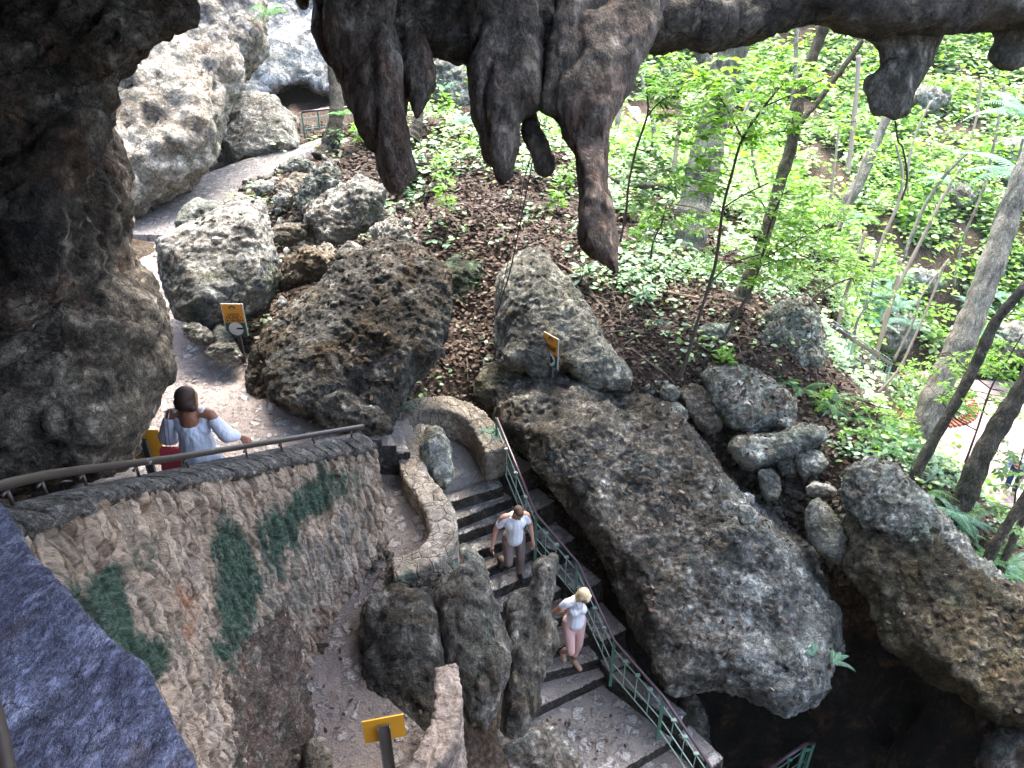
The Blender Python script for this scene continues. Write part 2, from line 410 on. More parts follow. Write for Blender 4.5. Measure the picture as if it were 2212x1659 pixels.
def height(x, y):
    x = np.asarray(x, float); y = np.asarray(y, float)
    sh = x.shape; xf = x.ravel(); yf = y.ravel()
    out = np.zeros(xf.shape)
    for i in range(0, len(xf), 20000):
        a = xf[i:i + 20000]; b = yf[i:i + 20000]
        r = np.sqrt((a[:, None] - cw[None, :, 0]) ** 2 + (b[:, None] - cw[None, :, 1]) ** 2)
        out[i:i + 20000] = r @ _w[:-3] + _w[-3] + a * _w[-2] + b * _w[-1]
    rough = np.clip((np.abs(yf - 11) + np.abs(xf - 3)) * 0.03 + 0.05, 0.05, 0.55)
    out += _vn(xf * 0.8, yf * 0.8, 1) * rough * 1.4 + _vn(xf * 2.1, yf * 2.1, 2) * rough * 0.6 + _vn(xf * 5, yf * 5, 3) * 0.10
    return out.reshape(sh)
def hz(x, y): return float(height(np.array([x]), np.array([y]))[0])
def G(u, v, dmin=6.0, dmax=60.0):
    """first ground point seen at a sheet position"""
    ds = np.linspace(dmin, dmax, 500)
    a = np.array([tuple(P(u, v, q)) for q in ds])
    below = a[:, 2] < height(a[:, 0], a[:, 1])
    i = int(np.argmax(below)) if below.any() else len(ds) - 1
    p = Vector(a[i]); return p

m, nt, out = nmat('forest soil')
p = pos_of(nt)
n1 = noise(nt, p, 1.1, 6, 0.6); n2 = noise(nt, p, 14, 8, 0.7)
c = ramp(nt, n2, [(0.35, (0.022, 0.015, 0.011)), (0.5, (0.06, 0.042, 0.030)), (0.66, (0.13, 0.095, 0.072))])
c = mix(nt, ramp(nt, n1, [(0.52, 0.0), (0.7, 0.45)]), c, (0.07, 0.075, 0.05))
finish(nt, out, c, 0.95, math_n(nt, 'ADD', n2, math_n(nt, 'MULTIPLY', voro(nt, p, 12), 0.6)), 0.05, 1.0, 0.15)
M['soil'] = m
def axis(a, b, near0, near1, hn, hf):
    v = [near0]
    while v[-1] < near1: v.append(v[-1] + hn)
    s = hn
    while v[-1] < b: s = min(hf, s * 1.12); v.append(v[-1] + s)
    s = hn; w = [near0]
    while w[-1] > a: s = min(hf, s * 1.12); w.append(w[-1] - s)
    return np.array(w[:0:-1] + v)
gx = axis(-60, 120, -9, 18, 0.12, 2.5); gy = axis(-30, 140, 3, 26, 0.12, 2.5)
XX, YY = np.meshgrid(gx, gy, indexing='ij')
ZZ = height(XX, YY)
nx, ny = XX.shape
vid = np.arange(nx * ny).reshape(nx, ny)
fq = np.stack([vid[:-1, :-1], vid[1:, :-1], vid[1:, 1:], vid[:-1, 1:]], -1).reshape(-1, 4)
ground = mesh_np('ground', np.stack([XX, YY, ZZ], -1).reshape(-1, 3), fq, 4, M['soil'], smooth=True)
ground.data.materials.append(M['void_shade'])      # darkness of the lower cave painted onto its floor
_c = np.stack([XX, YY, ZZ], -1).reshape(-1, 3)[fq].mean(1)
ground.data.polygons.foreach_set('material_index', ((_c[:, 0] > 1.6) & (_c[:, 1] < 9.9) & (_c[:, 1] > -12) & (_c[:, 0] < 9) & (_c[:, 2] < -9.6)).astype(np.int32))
tag(ground, 'leaf strewn forest floor sloping around the cave mouth', 'ground', kind='structure')

# ------------------------------------------------------------------ rocks
TEX = {}
def tex(kind, size, **k):
    key = (kind, size) + tuple(sorted(k.items()))
    if key not in TEX:
        t = bpy.data.textures.new('rock relief', kind)
        t.noise_scale = size
        for a, b in k.items(): setattr(t, a, b)
        TEX[key] = t
    return TEX[key]

def resample(poly, n):
    pts = np.array(poly, float)
    q = np.vstack([pts, pts[:1]])
    seg = np.sqrt((np.diff(q[:, :2], axis=0) ** 2).sum(1)); s = np.concatenate([[0], np.cumsum(seg)])
    t = np.linspace(0, s[-1], n, endpoint=False)
    return np.stack([np.interp(t, s, q[:, k]) for k in range(q.shape[1])], 1)

def loft(poly, d, front, back, n=56, centre=None, sharp=0.0):
    """closed body round a seen outline; poly entries (u, v) or (u, v, d)"""
    pl = []
    um = sum(q[0] for q in poly) / len(poly); vm = sum(q[1] for q in poly) / len(poly)
    for q in poly:
        if len(q) == 3: pl.append(q)
        elif isinstance(d, tuple): pl.append((q[0], q[1], d[0] + d[1] * (q[0] - um) / 100 + d[2] * (q[1] - vm) / 100))
        else: pl.append((q[0], q[1], d))
    r = resample(pl, n)
    if centre is None: cu, cv = r[:, 0].mean(), r[:, 1].mean()
    else: cu, cv = centre
    cd = r[:, 2].mean()
    C = np.array([cu, cv, cd])
    prof = [(0.35, 1.0), (0.70, 0.90), (0.90, 0.60), (0.98, 0.28)]
    rings = []
    for s, k in prof: rings.append((s, -front * k))
    rings.append((1.0, 0.0))
    for s, k in reversed(prof): rings.append((s, back * k))
    vs = []; fs = []
    vs.append(tuple(P(cu, cv, cd - front)))
    for s, off in rings:
        for q in r:
            w = C + (q - C) * s
            vs.append(tuple(P(w[0], w[1], w[2] + off)))
    vs.append(tuple(P(cu, cv, cd + back)))
    for k in range(n): fs.append((0, 1 + (k + 1) % n, 1 + k))
    for i in range(len(rings) - 1):
        for k in range(n):
            a = 1 + i * n + k; b = 1 + i * n + (k + 1) % n
            fs.append((a, b, b + n, a + n))
    L = 1 + (len(rings) - 1) * n
    for k in range(n): fs.append((L + k, L + (k + 1) % n, len(vs) - 1))
    return vs, fs

ROCKS = {}
def sculpt(o, vox, amp=(0.14, 0.06, 0.025), sizes=(0.9, 0.32, 0.11), smooth=3, ridged=True, strata=0.0, facet=0):
    if facet:
        rm = o.modifiers.new('r0', 'REMESH'); rm.mode = 'VOXEL'; rm.voxel_size = vox * 1.8
        dm = o.modifiers.new('d0', 'DISPLACE'); dm.texture = tex('CLOUDS', sizes[0] * 1.3, noise_depth=1, noise_basis='ORIGINAL_PERLIN'); dm.strength = amp[0] * 3.6; dm.mid_level = .5; dm.texture_coords = 'GLOBAL'
        bake(o)
        dc = o.modifiers.new('dec', 'DECIMATE'); dc.ratio = min(1.0, facet / max(1, len(o.data.polygons) * 2)); dc.use_collapse_triangulate = True
        bake(o)
        smooth = 0
    rm = o.modifiers.new('r', 'REMESH'); rm.mode = 'VOXEL'; rm.voxel_size = vox; rm.use_smooth_shade = True
    if smooth:
        sm = o.modifiers.new('s', 'SMOOTH'); sm.factor = 0.8; sm.iterations = smooth
    def disp(t, st, mid=0.5):
        dm = o.modifiers.new('d', 'DISPLACE'); dm.texture = t; dm.strength = st; dm.mid_level = mid; dm.texture_coords = 'GLOBAL'
    if not facet: disp(tex('CLOUDS', sizes[0], noise_depth=2, noise_basis='ORIGINAL_PERLIN'), amp[0] * 2.2)
    if ridged: disp(tex('VORONOI', sizes[0] * 0.7, distance_metric='DISTANCE_SQUARED', noise_intensity=1.0), -amp[0] * (.25 if facet else .5), 0.3)
    if ridged: disp(tex('CLOUDS', sizes[1] * 1.7, noise_depth=3, noise_basis='ORIGINAL_PERLIN', noise_type='HARD_NOISE'), -amp[1] * 1.6, 0.4)
    disp(tex('VORONOI', sizes[1] * .6, noise_intensity=1.0), amp[1] * (.7 if facet else .8), 0.4)
    disp(tex('CLOUDS', sizes[1], noise_depth=4, noise_basis='IMPROVED_PERLIN'), amp[1] * (1.6 if ridged else 1.3))
    if ridged:
        disp(tex('CLOUDS', sizes[1] * 1.4, noise_depth=2, noise_basis='VORONOI_CRACKLE'), amp[2] * 1.6)
        disp(tex('VORONOI', sizes[2] * .8, noise_intensity=1.0), amp[2] * 1.5, .4)
    disp(tex('CLOUDS', sizes[2], noise_depth=2, noise_basis='VORONOI_F2_F1'), amp[2] * 1.2)
    bake(o)
    return o

def rock(name, label, cat, pieces, mat, vox=0.05, amp=(0.12, 0.06, 0.025), sizes=(0.9, 0.32, 0.11), smooth=3, group=None, kind=None, parent=None, ridged=True, facet=0):
    """pieces: list of (poly, d, front, back[, centre]) joined into one rock"""
    mb = MB()
    for pc in pieces:
        v, f = loft(*pc[:4], centre=pc[4] if len(pc) > 4 else None)
        mb.add(v, f)
    o = mb.build(name, mat, parent, True)
    sculpt(o, vox, amp, sizes, smooth, ridged, facet=facet)
    if parent is None: tag(o, label, cat, group, kind)
    o.data.polygons.foreach_set('use_smooth', [True] * len(o.data.polygons))
    return o

A_BIG = (0.20, 0.09, 0.03)
# --- left cave walls
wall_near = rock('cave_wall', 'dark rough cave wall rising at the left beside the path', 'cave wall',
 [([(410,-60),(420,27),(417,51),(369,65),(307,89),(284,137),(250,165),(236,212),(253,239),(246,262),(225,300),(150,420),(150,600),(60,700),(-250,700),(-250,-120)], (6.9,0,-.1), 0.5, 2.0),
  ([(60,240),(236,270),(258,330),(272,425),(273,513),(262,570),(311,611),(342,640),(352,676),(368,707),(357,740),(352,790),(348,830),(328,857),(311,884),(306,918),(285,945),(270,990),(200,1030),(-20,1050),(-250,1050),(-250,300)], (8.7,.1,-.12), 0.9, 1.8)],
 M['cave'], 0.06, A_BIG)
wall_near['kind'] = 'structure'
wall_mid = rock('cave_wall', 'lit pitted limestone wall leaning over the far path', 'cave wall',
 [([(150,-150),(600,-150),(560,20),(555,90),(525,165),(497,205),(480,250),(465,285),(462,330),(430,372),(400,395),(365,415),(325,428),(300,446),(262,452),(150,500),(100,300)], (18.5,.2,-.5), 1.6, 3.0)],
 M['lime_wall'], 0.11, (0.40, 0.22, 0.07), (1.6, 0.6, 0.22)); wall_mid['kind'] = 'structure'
cliff = rock('cliff', 'bleached white cliff face behind the far green railing', 'cliff',
 [([(480,-200),(900,-200),(1000,60),(760,230),(715,212),(690,190),(650,180),(610,185),(585,215),(520,215),(480,160)], (31,0,-1.2), 1.0, 5)],
 M['lime_white'], 0.2, (0.5, 0.25, 0.08), (2.2, 0.8, 0.3)); cliff['kind'] = 'structure'
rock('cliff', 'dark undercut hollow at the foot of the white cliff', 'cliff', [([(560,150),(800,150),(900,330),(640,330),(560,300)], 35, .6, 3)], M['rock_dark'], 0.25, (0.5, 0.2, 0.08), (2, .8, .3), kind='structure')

# --- ceiling of the cave mouth
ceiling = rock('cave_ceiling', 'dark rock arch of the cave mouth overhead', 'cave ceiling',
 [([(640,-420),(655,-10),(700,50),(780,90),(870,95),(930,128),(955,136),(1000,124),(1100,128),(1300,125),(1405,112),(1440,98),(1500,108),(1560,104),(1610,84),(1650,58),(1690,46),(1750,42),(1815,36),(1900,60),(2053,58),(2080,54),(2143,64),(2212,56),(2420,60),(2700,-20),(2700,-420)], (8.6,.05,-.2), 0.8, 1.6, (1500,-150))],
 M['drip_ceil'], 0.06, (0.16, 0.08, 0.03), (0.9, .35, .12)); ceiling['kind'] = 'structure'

def flute(o, amp, fx=3.2, fz=.3):
    """long vertical folds like flowing dripstone"""
    me = o.data; n = len(me.vertices)
    c = np.empty(n * 3, np.float32); me.vertices.foreach_get('co', c); c = c.reshape(-1, 3).astype(float)
    nn = np.empty(n * 3, np.float32); me.vertices.foreach_get('normal', nn); nn = nn.reshape(-1, 3)
    wx = c[:, 0] * fx + _vn(c[:, 2] * 1.3, c[:, 0] * 1.1, 81) * 1.2; wy = c[:, 1] * fx + c[:, 2] * fz
    a = 1 - np.abs(_vn(wx, wy, 82)) * 4; b = 1 - np.abs(_vn(wx * 2.6, wy * 2.6 + c[:, 2] * .8, 83)) * 4
    s = np.clip(a, 0, 1) ** 2 * amp * .9 + np.clip(b, 0, 1) ** 2 * amp * .18
    s += _vn(c[:, 2] * 4 + _vn(wx, wy, 84) * 2, wx * .5, 85) * amp * .5
    c -= nn * s[:, None]
    me.vertices.foreach_set('co', c.astype(np.float32).ravel()); me.update()

def stal(label, polys, d, front, back, mat='drip', vox=0.035, amp=(0.05, 0.035, 0.012), name='stalactite', group='stalactites hanging from the cave mouth', sizes=(0.6, 0.24, 0.08)):
    o = rock(name, label, 'stalactite' if name == 'stalactite' else 'stalagmite', [(q, d, front, back) for q in polys], M[mat], vox, amp, sizes, 2, group, ridged=False)
    flute(o, min(.075, front * .22)); return o
stal('huge tapering reddish stalactite nearest the white cliff',
 [[(700,-200),(668,0),(665,60),(682,106),(706,143),(720,171),(730,205),(751,239),(768,291),(798,335),(819,386),(840,417),(860,425),(881,407),(899,383),(898,355),(887,325),(886,273),(880,230),(878,150),(870,80),(860,-200)]], 8.0, 0.42, 0.5)
stal('slim rounded stalactite pressed against the huge reddish one',
 [[(860,-60),(866,100),(872,180),(882,225),(892,258),(901,268),(912,255),(922,232),(930,212),(938,185),(940,143),(930,100),(915,-60)]], 7.9, 0.16, 0.2)
stal('broad blunt stalactite with wrinkled skin in the middle',
 [[(1010,-120),(1004,126),(1011,164),(1016,218),(1018,260),(1031,291),(1038,342),(1051,373),(1068,396),(1088,406),(1105,393),(1115,358),(1127,325),(1122,294),(1120,262),(1150,250),(1175,235),(1190,120),(1180,-120)]], 7.9, 0.34, 0.4)
stal('short crooked finger of a stalactite beside the broad blunt one',
 [[(1125,215),(1122,250),(1128,300),(1142,322),(1152,350),(1160,375),(1172,386),(1187,384),(1197,371),(1198,345),(1190,320),(1174,284),(1162,243),(1150,215)]], 8.1, 0.12, 0.14, vox=0.025)
stal('longest stalactite with a narrow knobbly lower shaft ending in a point',
 [[(1190,-120),(1170,100),(1162,235),(1178,250),(1195,253),(1209,301),(1225,322),(1241,332),(1260,340),(1300,342),(1317,342),(1312,310),(1318,285),(1334,253),(1367,192),(1384,144),(1407,112),(1440,40),(1460,-120)],
  [(1238,300),(1243,373),(1250,424),(1245,462),(1245,507),(1252,535),(1270,560),(1300,580),(1325,596),(1337,598),(1338,560),(1340,520),(1336,480),(1334,459),(1329,424),(1315,393),(1319,342),(1316,300)]], 7.8, 0.28, 0.34)
stal('small thorn shaped stalactite on the arch over the forest', [[(1812,25),(1815,60),(1827,86),(1838,60),(1850,25)]], 9.2, .05, .05, 'drip_grey', .02, (.01, .012, .005))
stal('tiny stalactite spike on the arch left of the leafy saplings', [[(1490,90),(1496,108),(1502,110),(1508,90)]], 8.6, .03, .03, 'drip_grey', .015, (.004, .006, .003))
stal('dark two lobed stalactite hanging in front of the bright forest',
 [[(1850,10),(1862,78),(1872,92),(1880,82),(1890,100),(1902,120),(1901,154),(1884,158),(1866,166),(1858,190),(1862,214),(1872,235),(1889,254),(1912,246),(1932,269),(1950,262),(1967,250),(1975,203),(1992,175),(2010,148),(2030,98),(2053,55),(2060,10)]], 9.2, 0.22, 0.3, 'drip_grey', .035, (.05, .04, .015))
stal('dark hooked stalactite at the right end of the arch',
 [[(2120,30),(2147,92),(2132,112),(2129,128),(2151,150),(2190,157),(2214,146),(2260,100),(2260,30)]], 9.4, 0.2, 0.3, 'drip_grey', .035, (.05, .04, .015))
stal('small knob of rock poking down left of the huge reddish stalactite', [[(632,-40),(638,2),(648,20),(658,26),(668,18),(672,-40)]], 9.0, .1, .1, 'drip', .025, (.02, .015, .008))
# --- unseen roof and walls added round the viewer, shaped to control the daylight
def shell(p00, p10, p01, n1, n2, thick, amp, seed, label, name='cave_wall'):  # cave_wall and cave_ceiling made here are added, unseen daylight blockers
    p00, p10, p01 = Vector(p00), Vector(p10), Vector(p01)
    e1, e2 = p10 - p00, p01 - p00; nn = e1.cross(e2).normalized()
    vs = []; fs = []
    for k_ in (0, 1):
        for i in range(n1 + 1):
            for j in range(n2 + 1):
                q = p00 + e1 * (i / n1) + e2 * (j / n2)
                b_ = amp * (1.4 * float(_vn(np.array([i * .31]), np.array([j * .31]), seed)[0]) + .6 * float(_vn(np.array([i * .9]), np.array([j * .9]), seed + 1)[0])) if k_ == 0 else thick
                vs.append(q + nn * b_)
    W_ = (n1 + 1) * (n2 + 1)
    for i in range(n1):
        for j in range(n2):
            a_ = i * (n2 + 1) + j; b_ = a_ + n2 + 1
            fs.append((a_, b_, b_ + 1, a_ + 1)); fs.append((W_ + a_, W_ + a_ + 1, W_ + b_ + 1, W_ + b_))
    for i in range(n1):
        for j in (0, n2):
            a_ = i * (n2 + 1) + j; fs.append((a_, a_ + n2 + 1, a_ + n2 + 1 + W_, a_ + W_))
    for j in range(n2):
        for i in (0, n1):
            a_ = i * (n2 + 1) + j; fs.append((a_, a_ + 1, a_ + 1 + W_, a_ + W_))
    tag(mesh_obj(name, vs, fs, M['cave'], None, True), label, 'cave ceiling' if 'ceiling' in name else 'cave wall', kind='structure')
UNSEEN_ROOF_X1, UNSEEN_ROOF_Y1 = 0.9, 10.6
shell((-16, -12, 1.4), (UNSEEN_ROOF_X1, -12, 1.4), (-16, UNSEEN_ROOF_Y1, 1.4), 44, 40, 2.0, .9, 51, 'unseen rock roof over the near cave, cut to shape the daylight', 'cave_ceiling')
shell((-16, -11, -16), (12, -11, -16), (-16, -11, 3.0), 30, 24, -1.6, 1.2, 61, 'unseen rock wall behind the viewer, added against daylight')
shell((-12, -12, -12), (-12, 9, -12), (-12, -12, 3.0), 30, 24, -1.6, 1.2, 63, 'unseen rock wall on the left, added against daylight')
shell((12, -12, -16), (12, -8.0, -16), (12, -12, 3.0), 8, 24, 1.6, 1.2, 65, 'unseen rock wall on the right, added against daylight')
# --- boulders (outline on the sheet, distance, bulge towards and away from the viewer)
def B(label, poly, d, f, b, mat='lime', vox=0.04, amp=(0.10, 0.045, 0.018), name='boulder', cat='boulder', group=None, sizes=(0.8, 0.28, 0.1), extra=(), ridged=True, smooth=2, facet=110):
    o = rock(name, label, cat, [(poly, d, f, b)] + list(extra), M[mat], vox * .6, amp, sizes, smooth, group, ridged=ridged, facet=facet)
    ROCKS[label] = o
    return o
b_far = B('big rounded boulder beside the far path before the green railing', [(462,262),(478,228),(510,204),(560,193),(595,205),(618,235),(640,262),(648,292),(640,312),(600,330),(560,342),(500,348),(478,335),(465,300)], (22.4,0,-1.0), 1.1, 1.5, 'lime', .08, (.14, .07, .03), facet=70)
b_ang = B('large angular grey and ochre boulder behind the yellow sign', [(337,530),(345,508),(400,490),(450,466),(500,452),(560,436),(575,470),(590,530),(608,575),(598,625),(565,675),(520,692),(470,702),(425,696),(392,676),(362,620),(345,580)], (12.6,.1,-.15), .75, .9, 'rock_ang', .045, (.13, .05, .022), facet=70)
b_flat = B('low jagged rock lying on the path behind the angular boulder', [(385,490),(395,462),(425,432),(440,440),(480,436),(530,430),(552,448),(540,465),(480,480),(420,492)], 14.2, .4, .5, 'lime_green', .045)
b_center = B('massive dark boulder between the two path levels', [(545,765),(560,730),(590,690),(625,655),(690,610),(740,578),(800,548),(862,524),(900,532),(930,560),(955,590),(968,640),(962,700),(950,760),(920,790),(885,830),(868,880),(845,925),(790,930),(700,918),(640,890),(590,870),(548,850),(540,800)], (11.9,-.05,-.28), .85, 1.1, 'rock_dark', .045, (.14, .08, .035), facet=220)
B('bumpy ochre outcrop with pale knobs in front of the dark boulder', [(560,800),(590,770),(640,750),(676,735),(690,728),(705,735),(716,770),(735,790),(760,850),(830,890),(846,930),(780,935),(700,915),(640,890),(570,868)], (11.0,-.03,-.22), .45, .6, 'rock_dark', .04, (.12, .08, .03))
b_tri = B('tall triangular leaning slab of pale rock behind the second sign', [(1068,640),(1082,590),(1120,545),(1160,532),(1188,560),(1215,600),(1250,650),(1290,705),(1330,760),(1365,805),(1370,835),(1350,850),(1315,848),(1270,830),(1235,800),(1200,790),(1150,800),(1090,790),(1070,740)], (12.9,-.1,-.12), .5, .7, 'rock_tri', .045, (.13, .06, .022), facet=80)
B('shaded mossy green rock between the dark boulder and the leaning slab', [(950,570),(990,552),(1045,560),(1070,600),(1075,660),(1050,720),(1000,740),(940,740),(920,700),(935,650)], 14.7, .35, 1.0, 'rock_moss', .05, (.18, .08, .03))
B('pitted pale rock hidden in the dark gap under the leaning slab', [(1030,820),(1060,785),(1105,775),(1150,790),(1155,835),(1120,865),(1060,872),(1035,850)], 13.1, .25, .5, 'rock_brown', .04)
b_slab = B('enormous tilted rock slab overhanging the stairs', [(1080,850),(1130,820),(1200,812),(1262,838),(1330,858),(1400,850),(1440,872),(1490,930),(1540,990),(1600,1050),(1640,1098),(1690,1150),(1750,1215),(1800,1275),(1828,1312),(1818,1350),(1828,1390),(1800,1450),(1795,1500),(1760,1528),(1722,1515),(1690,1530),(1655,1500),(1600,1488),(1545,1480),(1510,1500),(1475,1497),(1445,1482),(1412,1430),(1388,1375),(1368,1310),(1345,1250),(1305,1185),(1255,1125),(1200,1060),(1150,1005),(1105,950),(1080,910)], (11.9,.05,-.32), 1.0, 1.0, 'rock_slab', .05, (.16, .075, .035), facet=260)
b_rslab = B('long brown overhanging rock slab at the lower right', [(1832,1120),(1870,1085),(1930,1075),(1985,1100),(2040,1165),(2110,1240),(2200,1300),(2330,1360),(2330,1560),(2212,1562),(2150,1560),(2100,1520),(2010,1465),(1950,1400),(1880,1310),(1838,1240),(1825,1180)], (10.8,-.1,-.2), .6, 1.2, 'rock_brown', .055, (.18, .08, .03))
B('pitted grey rock crest above the brown overhanging slab', [(1820,1080),(1840,1020),(1880,1000),(1930,1020),(1975,1060),(2040,1130),(2100,1195),(2180,1270),(2160,1300),(2090,1260),(2010,1200),(1930,1150),(1860,1150)], (11.0,-.05,-.2), .35, .6, 'lime_green', .045, (.12, .09, .04))
B('overhanging ledge rock with leaf litter on its flat top', [(1516,812),(1530,790),(1580,788),(1640,800),(1700,850),(1712,880),(1700,925),(1670,912),(1640,925),(1610,932),(1580,920),(1560,890),(1535,860)], (13.0,0,-.2), .4, .6, 'lime_green', .035, (.10, .05, .02))
B('green wedge shaped boulder with a long tail pointing right', [(1575,965),(1590,945),(1640,938),(1690,940),(1740,920),(1785,925),(1788,945),(1740,975),(1700,1000),(1640,1012),(1612,1018),(1585,995)], (12.5,0,-.1), .35, .5, 'lime_green', .035, (.07, .04, .018))
B('pear shaped green pitted boulder standing in the gully', [(1738,1130),(1742,1100),(1752,1075),(1770,1072),(1790,1100),(1812,1140),(1834,1165),(1832,1200),(1810,1218),(1775,1200),(1745,1160)], (11.6,0,-.1), .3, .4, 'lime_green', .03, (.07, .05, .02))
SM = (.05, .03, .014)
small = [
 ('pale flat stone just above the pear shaped boulder', [(1742,1052),(1760,1040),(1790,1043),(1806,1060),(1800,1075),(1765,1078),(1745,1068)], 12.0, 'lime'),
 ('rounded pitted stone below the tail of the wedge boulder', [(1722,985),(1750,968),(1775,975),(1785,1000),(1770,1022),(1735,1025),(1722,1008)], 12.4, 'lime_green'),
 ('upright greenish stone propped under the wedge boulder', [(1640,1020),(1665,1012),(1685,1030),(1688,1060),(1680,1080),(1655,1078),(1640,1050)], 12.3, 'lime_green'),
 ('grey stone tucked under the middle of the wedge boulder', [(1672,1000),(1700,985),(1722,1000),(1715,1025),(1690,1028)], 12.5, 'lime_green'),
 ('clean pale stone at the foot of the litter slope', [(1418,848),(1432,832),(1455,832),(1466,850),(1455,870),(1430,868)], 12.9, 'lime'),
 ('grey stone under the clean pale stone', [(1440,880),(1460,868),(1485,885),(1490,905),(1470,912),(1448,900)], 12.8, 'lime_green'),
 ('brown upright stone left of the ledge rock', [(1470,850),(1490,830),(1515,840),(1545,880),(1555,920),(1530,930),(1500,915),(1478,890)], 13.0, 'lime_tan'),
 ('mossy stone beside the thin bent trunk', [(1510,710),(1540,695),(1575,705),(1580,730),(1550,745),(1520,735)], 13.9, 'lime_green'),
 ('small grey stone poking out of the litter right of the leaning slab', [(1440,740),(1460,722),(1480,735),(1478,758),(1452,760)], 13.8, 'lime'),
 ('squared grey block sitting on the edge of the tilted slab', [(1590,1092),(1620,1090),(1637,1105),(1632,1132),(1600,1135)], 10.9, 'lime'),
 ('dark knob beside the squared grey block', [(1555,1150),(1590,1135),(1615,1150),(1600,1175),(1565,1172)], 10.8, 'rock_slab'),
 ('pair of white pebbles fused by the slab edge', [(1595,1075),(1612,1062),(1630,1072),(1628,1088),(1606,1090)], 12.2, 'lime_white'),
 ('upright tall grey rock at the top of the rubble', [(640,440),(650,400),(680,360),(718,345),(735,370),(722,410),(700,440),(690,470),(660,465)], 16.2, 'lime_green'),
 ('big pale slanted boulder under the huge stalactite', [(660,500),(665,455),(690,430),(735,400),(790,388),(828,395),(832,420),(815,455),(790,490),(745,515),(700,528),(668,520)], 14.8, 'lime'),
 ('jagged holed rock between the two large boulders', [(598,600),(615,570),(650,545),(665,530),(700,535),(725,545),(715,575),(690,595),(650,615),(610,625)], 13.0, 'lime_tan'),
 ('pale pyramid stone in the rubble', [(735,545),(755,522),(790,540),(800,555),(770,565),(735,565)], 13.4, 'lime'),
 ('rock strewn with leaves at the right end of the rubble', [(795,490),(840,482),(875,492),(905,520),(900,535),(850,530),(810,520)], 14.2, 'lime'),
 ('grey stone under the lip of the slanted boulder', [(795,470),(810,455),(840,455),(852,470),(845,485),(810,486)], 14.8, 'lime_green'),
 ('long flat brown stone in the rubble', [(582,500),(600,488),(640,482),(668,490),(665,512),(620,520),(590,515)], 14.6, 'lime_tan'),
 ('pale stone at the upper left of the rubble', [(585,430),(605,415),(630,422),(628,445),(600,450)], 16.6, 'lime'),
 ('tan stone high in the rubble beside the path', [(590,405),(612,388),(640,395),(650,420),(625,428),(600,425)], 17.2, 'lime_tan'),
 ('ochre stone leaning on the upright grey rock', [(620,390),(640,372),(665,378),(668,405),(645,412),(625,408)], 17.6, 'lime_tan'),
 ('low pale stone on the path edge at the top of the rubble', [(545,405),(565,392),(590,396),(588,415),(560,420)], 17.0, 'lime'),
 ('mossy grey stone beside the path above the rubble', [(600,360),(640,345),(670,350),(665,368),(620,375)], 18.6, 'lime_green'),
 ('round white speckled stone by the signpost', [(396,705),(420,695),(445,705),(458,728),(452,742),(420,738),(400,725)], 11.9, 'lime'),
 ('dark green stone tucked under the angular boulder', [(425,680),(450,668),(468,685),(465,710),(440,708)], 12.3, 'lime_green'),
 ('grey stone between the round stone and the signpost', [(462,720),(475,700),(492,712),(505,740),(495,765),(470,752),(460,735)], 12.0, 'lime_green'),
 ('low pale rock at the foot of the signpost', [(440,760),(470,742),(505,745),(525,770),(515,785),(470,782)], 11.9, 'lime'),
 ('small tilted chip of stone wedged beside the angular boulder', [(595,655),(608,640),(622,652),(612,668),(600,670)], 12.2, 'lime_white'),
]
for lb, pl, dd, mt in small:
    w = max(q[0] for q in pl) - min(q[0] for q in pl)
    r_ = w * dd / FPX * 0.45
    o = B(lb, pl, dd, r_ * .8, r_, mt, max(.02, r_ * .07), tuple(a * min(1.3, max(.4, r_ * 2.4)) for a in (.11, .055, .022)), 'stone' if w < 70 else 'boulder', 'stone' if w < 70 else 'boulder', 'rocks lying about the paths and slope', sizes=(.4, .16, .07), facet=46)
# tall rock on the right ridge and rocks in the forest
B('dark craggy ridge rock overgrown with small leaves', [(1625,735),(1650,690),(1700,655),(1740,640),(1770,670),(1780,730),(1775,790),(1740,800),(1700,790),(1660,765)], 14.3, .5, 1.0, 'lime_green', .05, (.16, .09, .04))
B('grey rock under the ferns behind the lower railing', [(1850,700),(1880,660),(1930,650),(1965,690),(1960,740),(1920,770),(1870,760)], 28, 1.0, 1.2, 'lime_green', .1, (.3, .15, .05))
B('green mossy rock face at the far right by the light trunk', [(2150,700),(2190,690),(2260,700),(2260,780),(2160,775)], 27, .9, 1.2, 'lime_green', .1, (.2, .1, .05))
B('pale rock on the hill seen through the gap between stalactites', [(930,150),(945,125),(1000,110),(1030,150),(1030,230),(990,245),(940,240)], 24.5, .8, 1.2, 'lime_green', .09, (.25, .12, .05))
for lb, cu, cv, w, h, dd in (('grey rock on the far bank under the dark two lobed stalactite', 2010, 215, 90, 50, 36), ('grey rock half buried beside the palm fronds', 2080, 420, 80, 60, 31), ('low grey rock on the forest slope behind thin stems', 1960, 440, 70, 50, 32), ('ragged rock above the stairs railing in the forest', 1990, 610, 90, 50, 29), ('broad grey rock on the bank at the far right edge', 2180, 330, 90, 60, 33), ('mossy rock in the middle of the forest slope', 1760, 610, 70, 40, 25)):
    pl = [(cu + w / 2 * math.cos(a) * (.8 + .3 * rnd.random()), cv + h / 2 * math.sin(a) * (.8 + .3 * rnd.random())) for a in [k * math.pi / 6 for k in range(12)]]
    B(lb, pl, dd, .6, 1.0, 'lime_green', .1, (.2, .12, .05), group='rocks on the forest slope')
